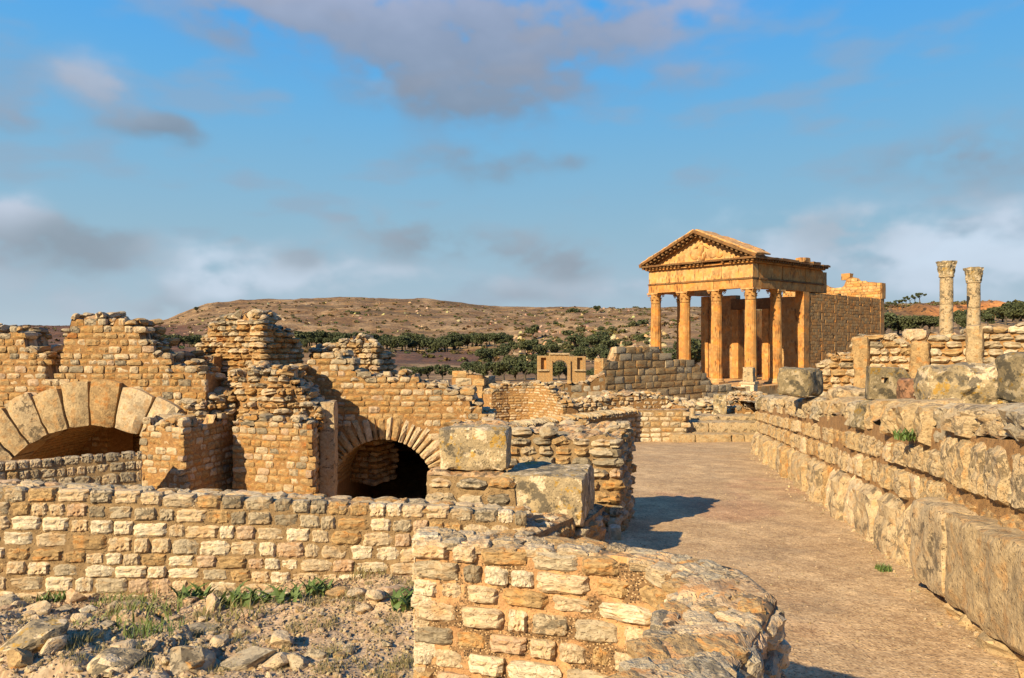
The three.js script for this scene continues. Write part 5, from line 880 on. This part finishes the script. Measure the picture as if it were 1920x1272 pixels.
for (let k = 0; k < 26; k++) shrub(ord(k) + ' dark shrub from the left on the pale rocky slope left of the temple', 1025 + k * 7.4 + tr() * 5, 600 + tr() * 62, 6 + tr() * 8, 'shrubs on the rocky slope');
for (const [k, [px, py, h]] of [[1070, 585, 9], [1080, 586, 8], [1096, 588, 8], [1190, 578, 9], [1205, 578, 6], [672, 590, 6], [660, 590, 6]].sort((a, b) => a[0] - b[0]).entries()) shrub(ord(k) + ' small bush from the left near the skyline of the far hill', px, py, h, 'bushes near the skyline');
{
  const r = rng(91), n = 2600, o = new THREE.InstancedMesh(crown(599, { rx: 0.9, ry: 0.6, y: 0.3, lobes: 4, n: 60, leaf: 0.34 }), leafMat[2], n), col = new THREE.Color(); o.name = 'scrub'; tag(o, 'low dry scrub dotted over the far hillsides', 'scrub', null, 'stuff');
  for (let k = 0; k < n; k++) { const d = 260 + r() * 620, px = -60 + r() * 2050, x = X(px, d), sc = 0.5 + r() * 1.1; _m.compose(new THREE.Vector3(x, landY(x, d), -d), _q.setFromEuler(new THREE.Euler(0, r() * 6.3, 0)), _s.set(sc * 1.5, sc, sc * 1.5)); o.setMatrixAt(k, _m); o.setColorAt(k, col.setRGB(0.7 + r() * 1.0, 0.65 + r() * 0.6, 0.5 + r() * 0.3)); }
  shade(o); scene.add(o);
  const m = 1500, b = new THREE.InstancedMesh(rocksSmall[0], mat.cream, m); b.name = 'hillside_rocks'; tag(b, 'pale outcrop rocks strewn over the far hillsides', 'rocks', null, 'stuff');
  for (let k = 0; k < m; k++) { const near = r() < 0.45, d = near ? 200 + r() * 280 : 380 + r() * 520, px = near ? 960 + r() * 300 : 280 + r() * 980, x = X(px, d), cl = n3(x * 0.02, 4, d * 0.015), sc = (0.5 + r() * r() * 2.6) * (cl > 0 ? 1 : 0.35); _m.compose(new THREE.Vector3(x, landY(x, d), -d), _q.setFromEuler(new THREE.Euler(r(), r() * 6.3, r())), _s.set(sc * 1.8, sc * 0.7, sc * 1.3)); b.setMatrixAt(k, _m); b.setColorAt(k, col.setRGB(0.7 + r() * 0.4, 0.65 + r() * 0.4, 0.6 + r() * 0.35)); }
  shade(b); scene.add(b);
}

// ---------------------------------------------------------------- rubble, gravel and weeds
{
  const r = rng(1234), G = (px, py) => { const d = streetDepth(py); return [X(px, d), d]; };
  const boulder = (label, px, py, w, h, dp, m, k, turn, group, name = 'rock') => { const [x, d] = G(px, py), o = shade(new THREE.Mesh(rocks[k % 10], mat[m])); o.name = numbered(name); o.position.set(x, groundY(x, d) + h * 0.1, -d); o.rotation.set((r() - 0.5) * 0.4, turn, (r() - 0.5) * 0.3); o.scale.set(w, h, dp); scene.add(o); return tag(o, label, 'rock', group, 'thing'); };
  boulder('upright rounded pinkish boulder at the foot of the long low wall', 400, 1166, 0.19, 0.24, 0.17, 'pink', 1, 0.4);
  boulder('broad flat grey rock at the bottom edge beside the curving wall', 465, 1262, 0.38, 0.18, 0.28, 'grey', 2, 0.3); boulder('pointed grey rock with a sunlit face at the bottom edge', 350, 1268, 0.36, 0.3, 0.3, 'grey', 3, 1.1);
  boulder('large lichen-stained outcrop in the lower left corner', 60, 1250, 0.42, 0.22, 0.36, 'lichen', 4, 0.2); boulder('sunlit buff outcrop right of the corner outcrop', 225, 1272, 0.36, 0.17, 0.3, 'lichen', 5, 0.8); boulder('dark rock at the left edge below the long wall', 12, 1160, 0.26, 0.2, 0.22, 'grey', 6, 0.5);
  boulder('pinkish rock leaning on the long wall near its left end', 138, 1138, 0.24, 0.2, 0.16, 'pink', 7, 0.2); boulder('small angular white-grey rock among the weeds', 172, 1160, 0.18, 0.12, 0.13, 'pale', 8, 0.9); boulder('low orange-buff footing block under the right part of the long wall', 645, 1150, 0.34, 0.16, 0.2, 'blockRust', 9, 0.1); boulder('buff footing block next to the curving wall', 730, 1156, 0.34, 0.17, 0.22, 'pink', 0, 0.2);
  boulder('long pale slab lying along the foot of the long wall', 480, 1148, 0.75, 0.12, 0.22, 'pale', 2, 0.06); boulder('flat grey rock in the middle of the rubble ground', 365, 1200, 0.34, 0.13, 0.24, 'grey', 3, 0.7);
  for (let k = 0; k < 90; k++) { const px = 5 + k * 8.3 + r() * 6, py = 1145 + r() * 135, sz = 0.05 + r() * r() * 0.17; boulder(`${ord(k)} small loose stone from the left on the rubble ground`, px, py, sz * 1.3, sz * 0.75, sz, ['cream', 'grey', 'pink', 'cream', 'tan'][Math.floor(r() * 5)], Math.floor(r() * 10), r() * 6, 'loose stones below the long low wall', 'loose_rock'); }
  const col = new THREE.Color(), strew = (name, label, n, place, size) => { const o = new THREE.InstancedMesh(rocksSmall[2], mat.pale, n); o.name = name; tag(o, label, 'gravel', null, 'stuff'); for (let k = 0; k < n; k++) { const [x, d, y] = place(), sc = size(); _m.compose(new THREE.Vector3(x, y, -d), _q.setFromEuler(new THREE.Euler(r() * 3, r() * 6, r() * 3)), _s.set(sc * 1.3, sc * 0.8, sc)); o.setMatrixAt(k, _m); const g = 0.5 + r() * 0.5; o.setColorAt(k, col.setRGB(g, g * (0.86 + r() * 0.1), g * (0.72 + r() * 0.15))); } shade(o); scene.add(o); };
  strew('gravel', 'pale gravel and chips on the rubble ground', 11000, () => { const x = -4.8 + r() * 4.6, d = 4.2 + r() * 2.1; return [x, d, groundY(x, d)]; }, () => 0.008 + r() * r() * 0.05);
  strew('street_gravel', 'fine grit scattered on the street', 12000, () => { const d = 2.5 + Math.pow(r(), 1.6) * 23, x = lerp(streetLeft(d) - 0.3, wallX(d), r()); return [x, d, groundY(x, d)]; }, () => 0.005 + r() * r() * r() * 0.03);
  strew('wall_foot_chips', 'stone chips along the foot of the great wall', 900, () => { const d = 3 + r() * 18, x = wallX(d) - r() * r() * 0.5; return [x, d, groundY(x, d)]; }, () => 0.01 + r() * r() * 0.06);

  // weeds: curved blades, broad leaves
  const green = [[0.10, 0.15, 0.025], [0.16, 0.18, 0.035], [0.26, 0.21, 0.07]].map((c, k) => M('weed_green_' + 'abc'[k], c, null, null, 0, { side: THREE.DoubleSide, roughness: 0.7 }));
  const tuft = (seed, n, len, wide, spread) => { const q = rng(seed), P = [], I = []; for (let k = 0; k < n; k++) { const a = q() * 6.3, l = len * (0.5 + q() * 0.7), lean = 0.3 + q() * 0.9, bx = (q() - 0.5) * spread, bz = (q() - 0.5) * spread, st = P.length / 3; for (let j = 0; j <= 4; j++) { const t = j / 4, o = lean * t * t * l * 0.8, y = l * t * (1 - 0.3 * lean * t), w = wide * (wide > 0.012 ? Math.sin(Math.PI * clamp(t * 0.9 + 0.08)) : 1 - t) * (0.7 + q() * 0.3); for (const g of [-1, 1]) P.push(bx + Math.cos(a) * o - Math.sin(a) * w * g, y, bz + Math.sin(a) * o + Math.cos(a) * w * g); } for (let j = 0; j < 4; j++) { const b = st + j * 2; I.push(b, b + 1, b + 2, b + 1, b + 3, b + 2); } } const g = new THREE.BufferGeometry(); g.setAttribute('position', new THREE.Float32BufferAttribute(P, 3)); g.setIndex(I); g.computeVertexNormals(); return g; };
  const weedG = [tuft(1, 46, 0.13, 0.016, 0.16), tuft(2, 60, 0.11, 0.012, 0.2), tuft(3, 90, 0.12, 0.0035, 0.22), tuft(4, 70, 0.1, 0.003, 0.2)];
  const weed = (label, x, y, d, k, sc, m, wide = 1) => { const o = shade(new THREE.Mesh(weedG[k], green[m])); o.name = numbered('weed'); o.position.set(x, y, -d); o.scale.set(sc * wide, sc, sc); o.rotation.y = wide > 1 ? 0.1 : r() * 6; scene.add(o); tag(o, label, 'weed', undefined, 'thing'); };
  const atG = (label, px, py, k, sc, m, wide) => { const [x, d] = G(px, py); weed(label, x, groundY(x, d), d, k, sc, m, wide); };
  atG('dark leafy weed left of the upright pinkish boulder', 362, 1142, 0, 1.1, 0, 1.3); atG('broad patch of leafy green weeds right of the upright pinkish boulder', 490, 1158, 1, 1.2, 0, 2.4); atG('second leafy weed in front of the pale slab', 450, 1160, 1, 0.9, 0, 1.4); atG('weed clump at the foot of the long wall near the footing blocks', 598, 1140, 0, 1, 0, 1.2); atG('dark green weed against the side of the curving wall', 765, 1172, 0, 1.1, 0, 1.3); atG('small weed at the left end of the long wall', 95, 1138, 1, 0.8, 0, 1.2);
  atG('yellowish dry tuft left of the flat grey rock', 270, 1170, 2, 1.2, 1, 1.8); atG('wide dry-green grass patch near the bottom left', 215, 1210, 3, 1.3, 1, 2.6); atG('grass tuft at the bottom edge left of the pointed rock', 290, 1224, 2, 1.0, 0, 1.4); atG('dry straw tuft right of the upright pinkish boulder', 430, 1182, 3, 1.3, 2, 1.8); atG('grass tuft below the left end of the long wall', 232, 1140, 2, 1, 1, 2); atG('sparse grass tuft in the middle of the rubble ground', 560, 1195, 3, 0.8, 2, 1.4); atG('grass tuft between the footing blocks', 690, 1118, 2, 1.1, 2, 1.2);
  { const n = 170, o = new THREE.InstancedMesh(weedG[3], green[2], n); o.name = 'dry_grass'; tag(o, 'thin dry grass between the stones of the rubble ground', 'grass', null, 'stuff'); for (let k = 0; k < n; k++) { const d = 4.4 + r() * 1.75, x = -4.6 + r() * 4.0, sc = 0.35 + r() * 0.5; _m.compose(new THREE.Vector3(x, groundY(x, d), -d), _q.setFromEuler(new THREE.Euler(0, r() * 6, 0)), _s.set(sc, sc, sc)); o.setMatrixAt(k, _m); } shade(o); scene.add(o); }
  { const d = 6.36; weed('bright leafy sprig growing from the face of the long wall', X(722, d), Y(1092, d), d - 0.06, 0, 0.6, 1); }
  { const d = 7.2, x = wallX(d); weed('green sprig hanging from a crack in the great wall', x - 0.1, Y(826, d), d, 0, 1.0, 0); }
  for (const [px, d, k, sc, l] of [[1728, 9.6, 1, 1.2, 'grass and weeds below the reddish-brown block'], [1752, 9.2, 1, 1.1, 'weeds under the left end of the largest rough block'], [1775, 8.9, 2, 1.2, 'grass under the middle of the largest rough block'], [1700, 10, 2, 1, 'dry grass under the pierced stone']]) weed(l, X(px, d), terraceY(X(px, d), d) + 0.05, d, k, sc, k === 2 ? 1 : 0, 1.8);
  for (const [px, py, l] of [[1720, 1072, 'small weed at the foot of the great wall below the raised slab'], [1706, 1068, 'tiny weed at the foot of the great wall beside another weed']]) { const d = streetDepth(py), x = wallX(d) - 0.32; weed(l, x, groundY(x, d), d, 1, 0.6, 0); }
}

renderer.render(scene, camera);
